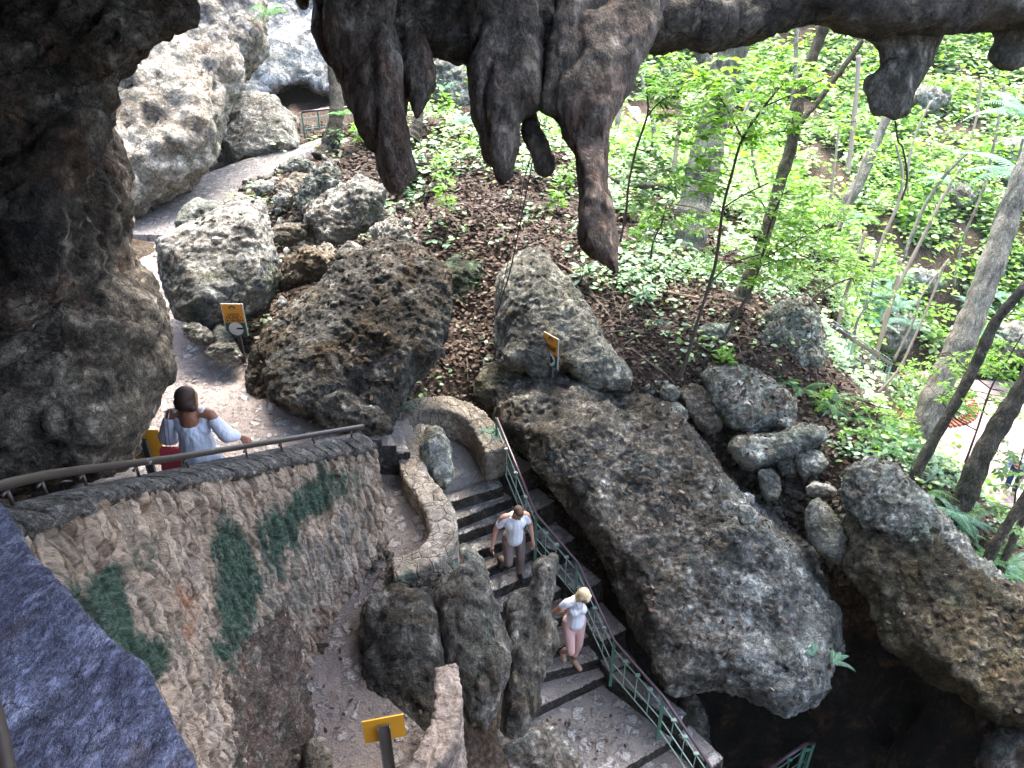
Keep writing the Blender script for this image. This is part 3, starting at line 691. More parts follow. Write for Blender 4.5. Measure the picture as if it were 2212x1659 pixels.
# stalagmites on the lower path
def mite(label, polys, d, f, b, mat='drip_grey', vox=.035, amp=(.07, .05, .02)):
    o = rock('stalagmite', label, 'stalagmite', [(q, d, f, b) for q in polys], M[mat], vox, amp, (.5, .2, .07), 2, 'stalagmites beside the stairs', ridged=False)
    flute(o, f * .16, 6.0, .5); return o
mite('tall rounded stalagmite with a domed top beside the stairs', [[(935,1300),(945,1265),(965,1240),(1000,1212),(1028,1212),(1055,1235),(1072,1275),(1085,1330),(1108,1400),(1104,1450),(1090,1510),(1070,1560),(1045,1588),(1015,1570),(1000,1540),(960,1480),(940,1400)]], (9.3,0,.0), .42, .5, amp=(.05,.04,.016))
mite('horned stalagmite leaning against the domed one', [[(1152,1222),(1168,1200),(1192,1196),(1208,1206),(1206,1245),(1192,1300),(1185,1380),(1150,1380),(1142,1300),(1148,1250)], [(1085,1300),(1102,1272),(1130,1262),(1165,1290),(1190,1310),(1206,1345),(1208,1390),(1190,1430),(1180,1480),(1160,1530),(1140,1570),(1120,1592),(1085,1585),(1080,1500),(1095,1400)]], (9.7,0,.0), .32, .4)
mite('low flat topped dark rock left of the domed stalagmite', [[(780,1310),(790,1280),(830,1262),(880,1262),(930,1280),(950,1330),(960,1420),(980,1500),(1000,1560),(985,1620),(940,1640),(880,1600),(800,1540),(778,1440),(776,1360)]], (8.95,.0,-.10), .30, .5, 'rock_dark')
mite('short green stained stalagmite standing on the serpentine wall', [[(908,945),(918,922),(938,914),(962,925),(976,950),(980,990),(976,1035),(962,1060),(940,1045),(918,1005),(904,975)]], 11.0, .26, .3, 'lime_green', .03, (.05, .04, .015))
mite('pink and green stump of rock at the bottom of the lower path', [[(652,1625),(662,1600),(690,1585),(715,1598),(722,1630),(720,1700),(655,1700)]], 8.0, .13, .16, 'lime_tan', .02, (.015, .012, .006))
mite('mossy pale lump between the serpentine wall and the stairs', [[(970,1200),(1000,1170),(1030,1190),(1050,1215),(1060,1245),(1020,1260),(975,1250)]], 11.2, .2, .3, 'lime_green', .03, (.05, .04, .015))
# rubble mound beneath the retaining wall and ground by the stalagmites
rock('dirt_slope', 'rubbly brown dirt bank under the retaining wall', 'bank', [([(300,1540),(380,1480),(440,1440),(520,1360),(580,1318),(622,1310),(640,1400),(655,1500),(668,1590),(640,1700),(300,1760),(300,1600)], (7.35,.72,-.1), .30, .9)],
     rock_mat('rubbly dirt', (.11,.08,.062), (.25,.195,.155), (.42,.36,.31), stain=(.24,.13,.09), stain_amt=.35, moss=(.10,.14,.09), moss_amt=.35, scale=2.2, bump=.05), .035, (.08,.07,.03), (.5,.2,.08), 1, kind='structure')
rock('ground_bank', 'grey earth bank below the stalagmites', 'bank', [([(850,1500),(1000,1540),(1100,1585),(1170,1570),(1230,1640),(1290,1720),(900,1760),(870,1640)], (10.4,0,-.1), .25, .8)],
     rock_mat('grey clay', (.10,.09,.07), (.22,.20,.17), (.40,.38,.34), stain_amt=.3, moss=(.13,.17,.13), moss_amt=.4, scale=1.5, bump=.03), .04, (.06,.04,.02), (.5,.2,.08), 2, kind='structure')
rock('stone', 'crusty pale flowstone heap at the landing edge', 'stone', [([(1150,1600),(1180,1568),(1215,1590),(1245,1630),(1270,1700),(1180,1700)], 10.6, .15, .3)], M['lime'], .03, (.07,.05,.02), (.3,.15,.06), 1)
# interior of the lower cave, its darkness painted into the colour
rock('cave_wall', 'rock inside the lower cave beneath the slabs, blackened as shade', 'cave wall', [([(1240,1240),(1400,1280),(1700,1350),(1900,1250),(2300,1400),(2500,1900),(1200,1900),(1300,1500)], (15.5,0,-.3), .8, 2)], M['void_shade'], .12, (.3,.15,.05), (1.2,.5,.2), kind='structure')
rock('stone', 'dim grey boulder deep in the cave beside the stair railing', 'boulder', [([(1465,1540),(1480,1500),(1510,1510),(1525,1560),(1540,1700),(1480,1700)], 12.4, .2, .4)], M['rock_dark'], .04, (.07,.05,.02), (.3,.15,.06), 1)
rock('stone', 'shadowed boulder in the bottom right corner of the cave', 'boulder', [([(2120,1640),(2140,1580),(2212,1570),(2300,1600),(2300,1760),(2120,1760)], 10.5, .3, .5)], M['rock_dark'], .05, (.07,.05,.02), (.3,.15,.06), 1)
def poly_mask(u, v, poly):
    inside = np.zeros(u.shape, bool); n = len(poly)
    for i in range(n):
        x1, y1 = poly[i]; x2, y2 = poly[(i + 1) % n]
        c = ((y1 > v) != (y2 > v)) & (u < (x2 - x1) * (v - y1) / ((y2 - y1) or 1e-9) + x1)
        inside ^= c
    return inside
# ------------------------------------------------------------------ paths, stairs, walls, railings
def worley(x, y, seed=0, jit=0.85):
    xi = np.floor(x).astype(np.int64); yi = np.floor(y).astype(np.int64)
    f1 = np.full(x.shape, 9.0); f2 = np.full(x.shape, 9.0); idn = np.zeros(x.shape)
    def h(a, b, k):
        n = (a * 374761393 + b * 668265263 + (seed * 31 + k) * 974711) & 0x7fffffff
        n = ((n ^ (n >> 13)) * 1274126177) & 0x7fffffff
        return ((n ^ (n >> 16)) & 0xffff) / 65535.0
    for dx in (-1, 0, 1):
        for dy in (-1, 0, 1):
            cx = xi + dx; cy = yi + dy
            px = cx + 0.5 + (h(cx, cy, 1) - 0.5) * jit; py = cy + 0.5 + (h(cx, cy, 2) - 0.5) * jit
            d = np.sqrt((x - px) ** 2 + (y - py) ** 2)
            c = d < f1
            f2 = np.where(c, f1, np.minimum(f2, d)); idn = np.where(c, h(cx, cy, 3), idn); f1 = np.where(c, d, f1)
    return f1, f2, idn

def paving_mat(name, mortar, stone, light, cell=4.5):
    m, nt, out = nmat(name)
    p = pos_of(nt, (1, 1, 0.3))
    vr = nt.nodes.new('ShaderNodeTexVoronoi'); vr.inputs['Scale'].default_value = cell; nt.links.new(p, vr.inputs['Vector'])
    ed = voro(nt, p, cell, 'DISTANCE_TO_EDGE')
    n1 = noise(nt, p, 9, 8, 0.7, 0.6); n2 = noise(nt, p, 38, 6, 0.7); n3 = noise(nt, p, 0.8, 4)
    chip = ramp(nt, math_n(nt, 'SUBTRACT', n1, math_n(nt, 'MULTIPLY', vr.outputs['Distance'], 0.35)), [(0.33, 0.0), (0.39, 1.0)])
    inside = ramp(nt, ed, [(0.05, 0.0), (0.13, 1.0)])
    c = mix(nt, ramp(nt, n3, [(0.35, 0.0), (0.65, 1.0)]), mortar, tuple(q * 1.35 for q in mortar))
    st = mix(nt, ramp(nt, n2, [(0.38, 0.0), (0.6, 1.0)]), stone, light)
    fac = math_n(nt, 'MULTIPLY', chip, inside)
    c = mix(nt, fac, c, st)
    c = mix(nt, 1.0, c, ramp(nt, n2, [(0.3, 0.6), (0.6, 1.15)]), 'MULTIPLY')
    h = math_n(nt, 'ADD', math_n(nt, 'MULTIPLY', fac, 0.9), math_n(nt, 'MULTIPLY', n2, 0.9))
    h = math_n(nt, 'ADD', h, math_n(nt, 'MULTIPLY', n1, 0.8))
    finish(nt, out, c, ramp(nt, n1, [(0.4, 0.85), (0.6, 0.65)]), h, 0.05, 1.0, 0.35)
    return m
M['paving'] = paving_mat('rough stone paving set in pink mortar', (0.25, 0.21, 0.187), (0.34, 0.30, 0.27), (0.56, 0.52, 0.48))
M['paving_far'] = paving_mat('grey cobbled paving', (0.20, 0.185, 0.17), (0.28, 0.26, 0.245), (0.42, 0.40, 0.38), 4.5)
M['step'] = paving_mat('worn stair stone', (0.25, 0.225, 0.20), (0.38, 0.35, 0.315), (0.60, 0.57, 0.53), 3.5)

M['riser'] = rock_mat('step stone darkened as riser shade', (0.04, 0.037, 0.032), (0.09, 0.083, 0.072), (0.16, 0.15, 0.13), stain_amt=.2, moss=(.07,.09,.07), moss_amt=.2, scale=2.5, bump=.03, pit=.3)  # stair stone darkened: the shade on the risers is painted in
def sheet(name, stations, mat, label, world=False, across=26, dens=0.07, skirt=0.35, rough=0.022):
    L = []; R = []
    for a in stations:
        if world: L.append(Vector((a[0], a[1], a[4]))); R.append(Vector((a[2], a[3], a[4])))
        else: L.append(PZ(a[0], a[1], a[4])); R.append(PZ(a[2], a[3], a[4]))
    n = max(4, int(sum((L[i + 1] - L[i]).length for i in range(len(L) - 1)) / dens / (len(L) - 1)))
    Lc = np.array(catmull(L, n)); Rc = np.array(catmull(R, n))
    t = np.linspace(0, 1, across)[None, :, None]
    g = Lc[:, None, :] * (1 - t) + Rc[:, None, :] * t
    f1, f2, idn = worley(g[..., 0] * 4.2, g[..., 1] * 4.2, 3)
    g[..., 2] += _vn(g[..., 0] * 9, g[..., 1] * 9, 5) * rough + _vn(g[..., 0] * 2, g[..., 1] * 2, 6) * rough * 2 + np.clip(f2 - f1, 0, .3) * rough * 2
    # skirt
    g = np.concatenate([g[:, :1], g, g[:, -1:]], 1); g[:, 0, 2] -= skirt; g[:, -1, 2] -= skirt
    g = np.concatenate([g[:1], g, g[-1:]], 0); g[0, :, 2] -= skirt; g[-1, :, 2] -= skirt
    a, b = g.shape[:2]; vid = np.arange(a * b).reshape(a, b)
    fq = np.stack([vid[:-1, :-1], vid[:-1, 1:], vid[1:, 1:], vid[1:, :-1]], -1).reshape(-1, 4)
    o = mesh_np(name, g.reshape(-1, 3), fq, 4, mat, smooth=True)
    return tag(o, label, 'path', kind='structure')
sheet('path', PATH_UP, M['paving_far'], 'grey cobbled path climbing away along the limestone wall', across=40)
sheet('path', PATH_MID, M['paving'], 'rough stone path past the yellow sign', across=60)
sheet('path', PATH_RAMP, M['paving'], 'ramp behind the retaining wall', world=True, across=40)
sheet('path', PATH_LOW, M['paving'], 'lower stone path below the retaining wall', across=60)
sheet('path', LANDING, M['step'], 'curved landing at the top of the stairs', across=26)

# small flight between the terrace and the lower path
fl = empty('stone_stairs', PZ(800, 970, -6.6)); tag(fl, 'short worn flight of steps at the end of the retaining wall', 'stairs')
def slab_step(name, pts, depth, mat, parent, vox=.025, amp=(.02,.016,.008)):
    """pts: 4 world corners of the tread"""
    v = [Vector(p) for p in pts] + [Vector(p) - Vector((0, 0, depth)) for p in pts]
    o = mesh_obj(name, v, [(0, 1, 2, 3), (7, 6, 5, 4), (0, 4, 5, 1), (1, 5, 6, 2), (2, 6, 7, 3), (3, 7, 4, 0)], mat, None, True)
    sculpt(o, vox, amp, (.5, .15, .05), 1, ridged=False)
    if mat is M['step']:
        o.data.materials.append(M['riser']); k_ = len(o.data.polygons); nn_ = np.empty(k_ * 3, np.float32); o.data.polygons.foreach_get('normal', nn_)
        o.data.polygons.foreach_set('material_index', (nn_.reshape(-1, 3)[:, 2] < .45).astype(np.int32))  # steep faces take the painted shade
    if parent is not None:
        o.parent = parent; o.matrix_parent_inverse = Matrix.Translation(parent.location).inverted()
    o.data.polygons.foreach_set('use_smooth', [True] * len(o.data.polygons))
    return o
for k in range(4):
    z = -6.14 - .12 * k
    a = PZ(690 + 28 * k, 903 + 6 * k, z); b = PZ(800 + 30 * k, 905 + 4 * k, z); c = PZ(800 + 30 * k + 26, 948 + 14 * k, z); d_ = PZ(716 + 28 * k, 948 + 14 * k, z)
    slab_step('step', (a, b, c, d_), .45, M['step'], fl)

st = empty('stone_stairs', PZ(1060, 1040, -7.8)); tag(st, 'long stone staircase beside the green railing', 'stairs')
prev = PZ(*LANDING[-1][:2], -7.6), PZ(*LANDING[-1][2:4], -7.6)
for i, a in enumerate(STEPS):
    if i == 0: continue
    z = a[4]; b = STEPS[i - 1]
    Lf = PZ(a[0], a[1], z); Rf = PZ(a[2], a[3], z)
    Lb = PZ(b[0], b[1], b[4]); Rb = PZ(b[2], b[3], b[4])
    bk = (Lb - Lf); bk.z = 0; bk = bk.normalized() * .12 if bk.length > 0 else bk
    Lb = Vector((Lb.x, Lb.y, z)) + bk; Rb = Vector((Rb.x, Rb.y, z)) + bk
    ex = (Lf - Rf).normalized() * .18
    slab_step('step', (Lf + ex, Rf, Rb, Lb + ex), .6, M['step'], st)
# stepped kerb blocks outside the railing
kerb = empty('stair_kerb', PZ(1150, 1100, -8.0)); tag(kerb, 'stepped stone kerb outside the stair railing', 'kerb')
kp = [PZ(1073,1010,-7.6), PZ(1110,1075,-8.0), PZ(1148,1148,-8.4), PZ(1190,1228,-8.8), PZ(1245,1322,-9.2), PZ(1295,1424,-9.6), PZ(1312,1470,-9.8), PZ(1458,1597,-10.0), PZ(1530,1700,-10.3)]
for i in range(len(kp) - 1):
    a, b = kp[i], kp[i + 1]
    dr = (b - a); dr.z = 0; sd = Vector((-dr.y, dr.x, 0)).normalized()
    if sd.x < 0: sd = -sd
    w = .50 if i < 6 else .28
    z = a.z - .02 if i < 6 else a.z + .12
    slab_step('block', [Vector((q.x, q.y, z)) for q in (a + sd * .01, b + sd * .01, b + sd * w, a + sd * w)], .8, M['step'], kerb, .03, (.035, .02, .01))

def crazy_mat(name, col1, col2, joint, green=(0.10, 0.20, 0.14), gamt=.2, cell=4.0):
    m, nt, out = nmat(name)
    p = pos_of(nt, (1, 1, 0.9))
    wv = nt.nodes.new('ShaderNodeMix'); wv.data_type = 'VECTOR'; wv.inputs[0].default_value = .06
    wn_ = nt.nodes.new('ShaderNodeTexNoise'); wn_.inputs['Scale'].default_value = 5; wn_.inputs['Detail'].default_value = 4; nt.links.new(p, wn_.inputs['Vector'])
    nt.links.new(p, wv.inputs[4]); nt.links.new(wn_.outputs['Color'], wv.inputs[5]); pw = wv.outputs[1]
    ed = voro(nt, pw, cell, 'DISTANCE_TO_EDGE')
    vr = nt.nodes.new('ShaderNodeTexVoronoi'); vr.inputs['Scale'].default_value = cell; nt.links.new(pw, vr.inputs['Vector'])
    n1 = noise(nt, p, 7, 8, 0.7); n2 = noise(nt, p, 36, 6, 0.7)
    c = mix(nt, vr.outputs['Color'], col1, col2)
    c = mix(nt, 1.0, c, ramp(nt, n2, [(0.36, 0.45), (0.62, 1.3)]), 'MULTIPLY')
    c = mix(nt, 1.0, c, ramp(nt, noise(nt, p, 2.2, 5, .6), [(0.38, 0.6), (0.6, 1.15)]), 'MULTIPLY')
    c = mix(nt, ramp(nt, n1, [(0.40, 0.6), (0.58, 0.0)]), c, tuple(q * .4 for q in col1))
    c = mix(nt, math_n(nt, 'MULTIPLY', ramp(nt, ed, [(0.004, 1.0), (0.028, 0.0)]), ramp(nt, n1, [(.40, .9), (.54, .1)])), c, joint)
    c = mix(nt, ramp(nt, noise(nt, pos_of(nt), 1.7, 6, .65), [(0.68 - gamt * .3, 0.0), (0.74 - gamt * .3, .75)]), c, green)
    h = math_n(nt, 'ADD', ramp(nt, ed, [(0.0, 0.0), (0.06, 0.7)]), math_n(nt, 'MULTIPLY', n2, 0.5))
    h = math_n(nt, 'ADD', h, n1)
    finish(nt, out, c, 0.85, h, 0.03, 1.0, 0.25)
    return m
M['crazy'] = crazy_mat('pale crazy paved wall stone', (0.36, 0.30, 0.22), (0.50, 0.43, 0.34), (0.24, 0.20, 0.16), cell=5.5)
M['crazy_dim'] = crazy_mat('crazy paved wall stone dimmed against skylight', (0.20, 0.17, 0.13), (0.30, 0.265, 0.21), (0.13, 0.11, 0.09), cell=5.5, gamt=.35)  # dimness painted into the stone colour, offsetting strong skylight on the curved parapet
M['crazy_plain'] = crazy_mat('smooth pink mortar wall', (0.24, 0.195, 0.165), (0.29, 0.24, 0.20), (0.23, 0.19, 0.16), gamt=.1, cell=2.0)

def ribbon_wall(name, label, pts, width, hgt, mat, vox=.028):
    """pts: (u, v, z) centre line of the top"""
    c = catmull([PZ(*q[:3]) for q in pts], 8)
    wd = width
    vs = []; fs = []
    for i, p in enumerate(c):
        t = c[min(i + 1, len(c) - 1)] - c[max(i - 1, 0)]; t.z = 0; t.normalize()
        s_ = Vector((-t.y, t.x, 0)) * wd / 2
        b = Vector((0, 0, hgt))
        vs += [p - s_, p + s_, p + s_ - b, p - s_ - b]
    n = len(c)
    for i in range(n - 1):
        for k in range(4):
            fs.append((i * 4 + k, i * 4 + (k + 1) % 4, (i + 1) * 4 + (k + 1) % 4, (i + 1) * 4 + k))
    fs.append((0, 3, 2, 1)); fs.append(tuple((n - 1) * 4 + k for k in range(4)))
    o = mesh_obj(name, vs, fs, mat, None, True)
    sculpt(o, vox * .8, (.035, .026, .014), (.6, .2, .06), 1, ridged=True)
    return tag(o, label, 'wall')
ribbon_wall('stone_wall', 'low serpentine wall of pale crazy paving between path and stairs',
            [(925,918,-6.55),(902,945,-6.52),(890,985,-6.52),(900,1030,-6.56),(935,1075,-6.62),(955,1120,-6.68),(955,1160,-6.74),(925,1198,-6.80),(880,1218,-6.86),(850,1226,-6.88)], .33, 1.3, M['crazy'])
ribbon_wall('stone_wall', 'curved parapet of crazy paving round the top of the stairs',
            [(832,955,-6.78),(842,925,-6.70),(858,900,-6.64),(888,880,-6.60),(930,870,-6.60),(975,873,-6.65),(1015,890,-6.75),(1045,920,-6.90),(1066,955,-7.03),(1074,970,-7.08)], .38, .56, M['crazy_dim'])
ribbon_wall('stone_wall', 'smooth pinkish curved wall at the bottom beside the stalagmites',
            [(962,1437,-6.62),(968,1480,-6.66),(965,1540,-6.70),(950,1590,-6.74),(920,1640,-6.78),(880,1700,-6.82),(840,1760,-6.85)], .24, 1.4, M['crazy_plain'])

# ---- retaining wall with its coping
RAIL = [(785,921,9.3),(700,935,8.75),(620,949,8.2),(540,962,7.6),(400,985,6.6),(280,1002,5.7),(150,1019,4.65),(60,1035,4.0),(-30,1058,3.65),(-200,1110,3.2),(-400,1180,2.9)]
rail_pts = catmull([P(*q) for q in RAIL], 10)
def wall_face_mat():
    m, nt, out = nmat('mossy upright rubble masonry')
    uv = nt.nodes.new('ShaderNodeAttribute'); uv.attribute_name = 'wst'; uv.attribute_type = 'GEOMETRY'
    mp = nt.nodes.new('ShaderNodeMapping'); nt.links.new(uv.outputs['Vector'], mp.inputs['Vector'])
    mp.inputs['Scale'].default_value = (1, 1, 1)
    v = mp.outputs[0]
    mp2 = nt.nodes.new('ShaderNodeMapping'); nt.links.new(uv.outputs['Vector'], mp2.inputs['Vector']); mp2.inputs['Scale'].default_value = (8.5, 3.3, 1)
    vr = nt.nodes.new('ShaderNodeTexVoronoi'); vr.inputs['Scale'].default_value = 1.0; nt.links.new(mp2.outputs[0], vr.inputs['Vector'])
    cs = nt.nodes.new('ShaderNodeSeparateColor'); nt.links.new(vr.outputs['Color'], cs.inputs[0])
    c = ramp(nt, cs.outputs[0], [(0.0, (0.30, 0.215, 0.155)), (0.25, (0.56, 0.42, 0.30)), (0.5, (0.40, 0.32, 0.245)), (0.75, (0.70, 0.53, 0.38)), (1.0, (0.58, 0.47, 0.37))])
    ej = ramp(nt, voro(nt, mp2.outputs[0], 1.0, 'DISTANCE_TO_EDGE'), [(0.0, 0.4), (0.09, 1.0)])
    c = mix(nt, 1.0, c, ej, 'MULTIPLY')
    at2 = nt.nodes.new('ShaderNodeAttribute'); at2.attribute_name = 'stain'; at2.attribute_type = 'GEOMETRY'
    sv_ = nt.nodes.new('ShaderNodeSeparateXYZ'); nt.links.new(at2.outputs['Vector'], sv_.inputs[0])
    f = noise(nt, v, 22, 8, 0.75); f2 = noise(nt, v, 6, 6, .7)
    mp3 = nt.nodes.new('ShaderNodeMapping'); nt.links.new(uv.outputs['Vector'], mp3.inputs['Vector']); mp3.inputs['Scale'].default_value = (5.0, 1.6, 1)
    w1 = noise(nt, mp3.outputs[0], 1.6, 7, 0.7, 0.4)
    ws = ramp(nt, w1, [(0.32, 0.0), (0.68, 1.0)])
    def soft(a, lo, hi): return ramp(nt, math_n(nt, 'ADD', math_n(nt, 'MULTIPLY', a, .62), math_n(nt, 'MULTIPLY', ws, .5)), [(lo, 0.0), (hi, 1.0)])
    c = mix(nt, math_n(nt, 'MULTIPLY', soft(sv_.outputs[2], .70, 1.0), .65), c, (0.19, 0.195, 0.175))
    c = mix(nt, math_n(nt, 'MULTIPLY', soft(sv_.outputs[1], .55, .80), .75), c, (0.42, 0.17, 0.075))
    c = mix(nt, math_n(nt, 'MULTIPLY', soft(sv_.outputs[0], .30, .70), .7), c, (0.15, 0.165, 0.13))
    c = mix(nt, math_n(nt, 'MULTIPLY', soft(sv_.outputs[0], .44, .74), .88), c, mix(nt, ramp(nt, f, [(.42, 0.0), (.66, 1.0)]), (0.015, 0.062, 0.036), (0.10, 0.15, 0.11)))
    c = mix(nt, 1.0, c, ramp(nt, f, [(0.32, 0.40), (0.5, 0.95), (0.68, 1.4)]), 'MULTIPLY')
    c = mix(nt, ramp(nt, math_n(nt, 'SUBTRACT', 1.0, voro(nt, v, 26)), [(0.75, 0.0), (0.95, 0.5)]), c, (0.05, 0.045, 0.035))
    h = math_n(nt, 'ADD', math_n(nt, 'MULTIPLY', f, 1.3), math_n(nt, 'MULTIPLY', f2, 0.9))
    finish(nt, out, c, 0.92, h, 0.045, 1.0, 0.2)
    return m
M['wall_face'] = wall_face_mat()
rw = empty('retaining_wall', tuple(rail_pts[0] - Vector((0, 0, 2)))); tag(rw, 'curved retaining wall of upright stones with green moss streaks', 'wall')
cl = np.array([tuple(q) for q in rail_pts]); cl[:, 2] -= 0.20
# arc length from the far end, outward side (+X)
seg = np.sqrt((np.diff(cl, axis=0) ** 2).sum(1)); S = np.concatenate([[0], np.cumsum(seg)])
ns = 620; ts = np.linspace(0, S[-1], ns)
C3 = np.stack([np.interp(ts, S, cl[:, k]) for k in range(3)], 1)
tg = np.gradient(C3, axis=0); tg[:, 2] = 0; tg /= np.linalg.norm(tg, axis=1)[:, None]
outn = np.stack([-tg[:, 1], tg[:, 0], np.zeros(ns)], 1); outn *= np.sign(outn[:, :1]) * np.where(outn[:, :1] == 0, 1, 1)
outn[outn[:, 0] < 0] *= -1
Hh = 3.6; nh = 230
tt = np.linspace(0, Hh, nh)
SS, TT = np.meshgrid(ts, tt, indexing='ij')
def wall_relief(S_, T_):
    wx = S_ + _vn(S_ * 2.0, T_ * 2.0, 11) * .10; wy = T_ + _vn(S_ * 2.5, T_ * 2.5, 12) * .2
    f1, f2, idn = worley(wx * 8.5, wy * 3.3, 4)
    e = np.clip((f2 - f1) * 1.6, 0, 1)
    r = e ** .5 * .06 + (idn - .5) * .06 * np.clip(e * 2, 0, 1)
    f1, f2, _ = worley(S_ * 22, T_ * 15, 8); r += np.clip(f2 - f1, 0, .5) * .022
    r += _vn(S_ * 35, T_ * 30, 13) * .014 + _vn(S_ * 3, T_ * 1.2, 14) * .05
    return r
rel = wall_relief(SS, TT)
batter = TT * 0.03
off = 0.17 + rel + batter
face = C3[:, None, :] + outn[:, None, :] * off[..., None]; face[..., 2] -= TT + 0.03
face_in = C3 - outn * 0.15; face_in = np.repeat(face_in[:, None, :], nh, 1); face_in[..., 2] -= TT + .03
vid = np.arange(ns * nh).reshape(ns, nh)
fo = np.stack([vid[:-1, :-1], vid[:-1, 1:], vid[1:, 1:], vid[1:, :-1]], -1).reshape(-1, 4)
# end cap at the far end
nc = 14
cap = C3[0][None, None, :] + outn[0][None, None, :] * (np.linspace(0, 1, nc)[None, :, None] * (off[0][:, None, None] + .15) - .15)
cap = np.repeat(cap, 1, 0) if cap.shape[0] == nh else np.broadcast_to(cap, (nh, nc, 3)).copy()
cap[..., 2] -= tt[:, None] + .03
cr = wall_relief(np.linspace(0, .35, nc)[None, :] + 40 + 0 * tt[:, None], tt[:, None] + 0 * np.linspace(0, 1, nc)[None, :])
cap -= tg[0][None, None, :] * (cr * np.sin(np.linspace(0, math.pi, nc))[None, :])[..., None]
v_all = np.concatenate([face.reshape(-1, 3), face_in.reshape(-1, 3), cap.reshape(-1, 3)])
vc = np.arange(nh * nc).reshape(nh, nc) + 2 * ns * nh
fc = np.stack([vc[:-1, :-1], vc[:-1, 1:], vc[1:, 1:], vc[1:, :-1]], -1).reshape(-1, 4)
wf = mesh_np('wall_face', v_all, np.concatenate([fo, (fo + ns * nh)[:, ::-1], fc]), 4, M['wall_face'], smooth=True)
at = wf.data.attributes.new('wst', 'FLOAT_VECTOR', 'POINT')
st3 = np.stack([SS, TT, np.zeros_like(SS)], -1).reshape(-1, 3)
cst = np.stack([np.broadcast_to(np.linspace(-.35, 0, nc)[None, :], (nh, nc)), np.broadcast_to(tt[:, None], (nh, nc)), np.zeros((nh, nc))], -1).reshape(-1, 3)
at.data.foreach_set('vector', np.concatenate([st3, st3, cst]).astype(np.float32).ravel())
_allv = v_all.copy(); _pu, _pv, _pd = proj(_allv)
_ju = _vn(_allv[:, 1] * 6 + _allv[:, 0] * 3, _allv[:, 2] * 3, 71) * 26; _jv = _vn(_allv[:, 1] * 9, _allv[:, 2] * 2.2, 72) * 34
def _pm(polys):
    r = np.zeros(len(_allv))
    for q in polys:
        for k in range(14): r += poly_mask(_pu + _ju + rng.normal() * 20, _pv + _jv + rng.normal() * 28, q) / 14.0
    return np.clip(r, 0, 1)
MOSS = [[(560,1120),(600,1090),(600,1240),(560,1240)], [(757,1020),(783,1003),(790,1050),(778,1100),(760,1080)], [(747,1009),(714,1016),(677,1027),(652,1049),(615,1067),(600,1104),(586,1140),(590,1190),(610,1188),(630,1125),(670,1107),(707,1088),(747,1055)],
  [(512,1107),(458,1151),(461,1250),(476,1342),(444,1439),(508,1439),(549,1360),(556,1232),(531,1177)], [(264,1192),(205,1239),(139,1266),(127,1280),(178,1347),(216,1385),(273,1432),(302,1490),(359,1420),(290,1337),(286,1280),(275,1232)],
  [(304,1150),(345,1150),(340,1210),(308,1200)], [(320,1380),(362,1370),(352,1430),(325,1430)]]
ORNG = [[(304,1060),(332,1060),(335,1150),(304,1137)], [(359,1221),(439,1232),(428,1283),(390,1325),(362,1262)], [(450,1042),(487,1042),(483,1090),(455,1090)], [(395,1320),(425,1320),(415,1420),(400,1480)]]
GREY = [[(560,1180),(640,1120),(720,1090),(800,1060),(800,1200),(640,1400),(520,1420),(500,1300)], [(20,1130),(120,1110),(160,1180),(60,1200)]]
_st = np.stack([_pm(MOSS), _pm(ORNG), _pm(GREY)], 1)
at5 = wf.data.attributes.new('stain', 'FLOAT_VECTOR', 'POINT'); at5.data.foreach_set('vector', _st.astype(np.float32).ravel())
wf.parent = rw; wf.matrix_parent_inverse = Matrix.Translation(rw.location).inverted()
# coping: rough flat stones
M['coping'] = rock_mat('weathered coping stone', (0.10, 0.095, 0.085), (0.22, 0.205, 0.18), (0.38, 0.35, 0.31), stain_amt=.15, moss=(.14,.16,.11), moss_amt=.15, scale=3.0, bump=.03, pit=.3)
prof = [(-.20, 0.0), (-.12, .06), (0, .075), (.12, .06), (.20, .04), (.245, 0.0), (.235, -.045), (.17, -.07), (-.16, -.07)]
npf = len(prof)
cv = []
for i in range(ns):
    f1, f2, idn = worley(np.array([ts[i] * 5.5]), np.array([3.3]), 21)
    for j, (o_, h_) in enumerate(prof):
        k = 1.0 + (float(idn[0]) - .5) * .22 if o_ > .1 else 1.0
        nz = float(_vn(np.array([ts[i] * 14]), np.array([j * 3.7]), 22)[0]) * .03
        q = C3[i] + outn[i] * (o_ * k + nz); cv.append((q[0], q[1], q[2] + h_ + nz * .6 - (.03 if (float(f2[0] - f1[0]) < .08 and o_ > .1) else 0)))
cf = []
for i in range(ns - 1):
    for j in range(npf):
        cf.append((i * npf + j, i * npf + (j + 1) % npf, (i + 1) * npf + (j + 1) % npf, (i + 1) * npf + j))
cf.append(tuple(range(npf)))
cop = mesh_obj('coping', cv, cf, M['coping'], None, True)
cop.parent = rw; cop.matrix_parent_inverse = Matrix.Translation(rw.location).inverted()

# handrail on the coping
def pipe_mat():
    m, nt, out = nmat('flaking dark brown pipe paint')
    p = pos_of(nt)
    n1 = noise(nt, p, 9, 7, .7); n2 = noise(nt, p, 40, 5, .6)
    c = mix(nt, n2, (0.028, 0.020, 0.017), (0.055, 0.04, 0.034))
    c = mix(nt, ramp(nt, n1, [(0.665, 0.0), (0.68, 1.0)]), c, (0.36, 0.31, 0.26))
    finish(nt, out, c, .4, n1, .005, .6, .5)
    return m
M['pipe'] = pipe_mat()
M['pipe_purple'] = flat_mat('worn purple brown handrail paint', (0.075, 0.045, 0.055), .3, .5, .35, 30)
M['green_paint'] = flat_mat('pale green railing paint', (0.34, 0.50, 0.42), .45, .4, .25, 20)
M['green_dark'] = flat_mat('chipped green post paint', (0.10, 0.23, 0.17), .5, .4, .4, 25)
def rail_empty(name, label, cat, loc):
    e = empty(name, loc); tag(e, label, cat); return e
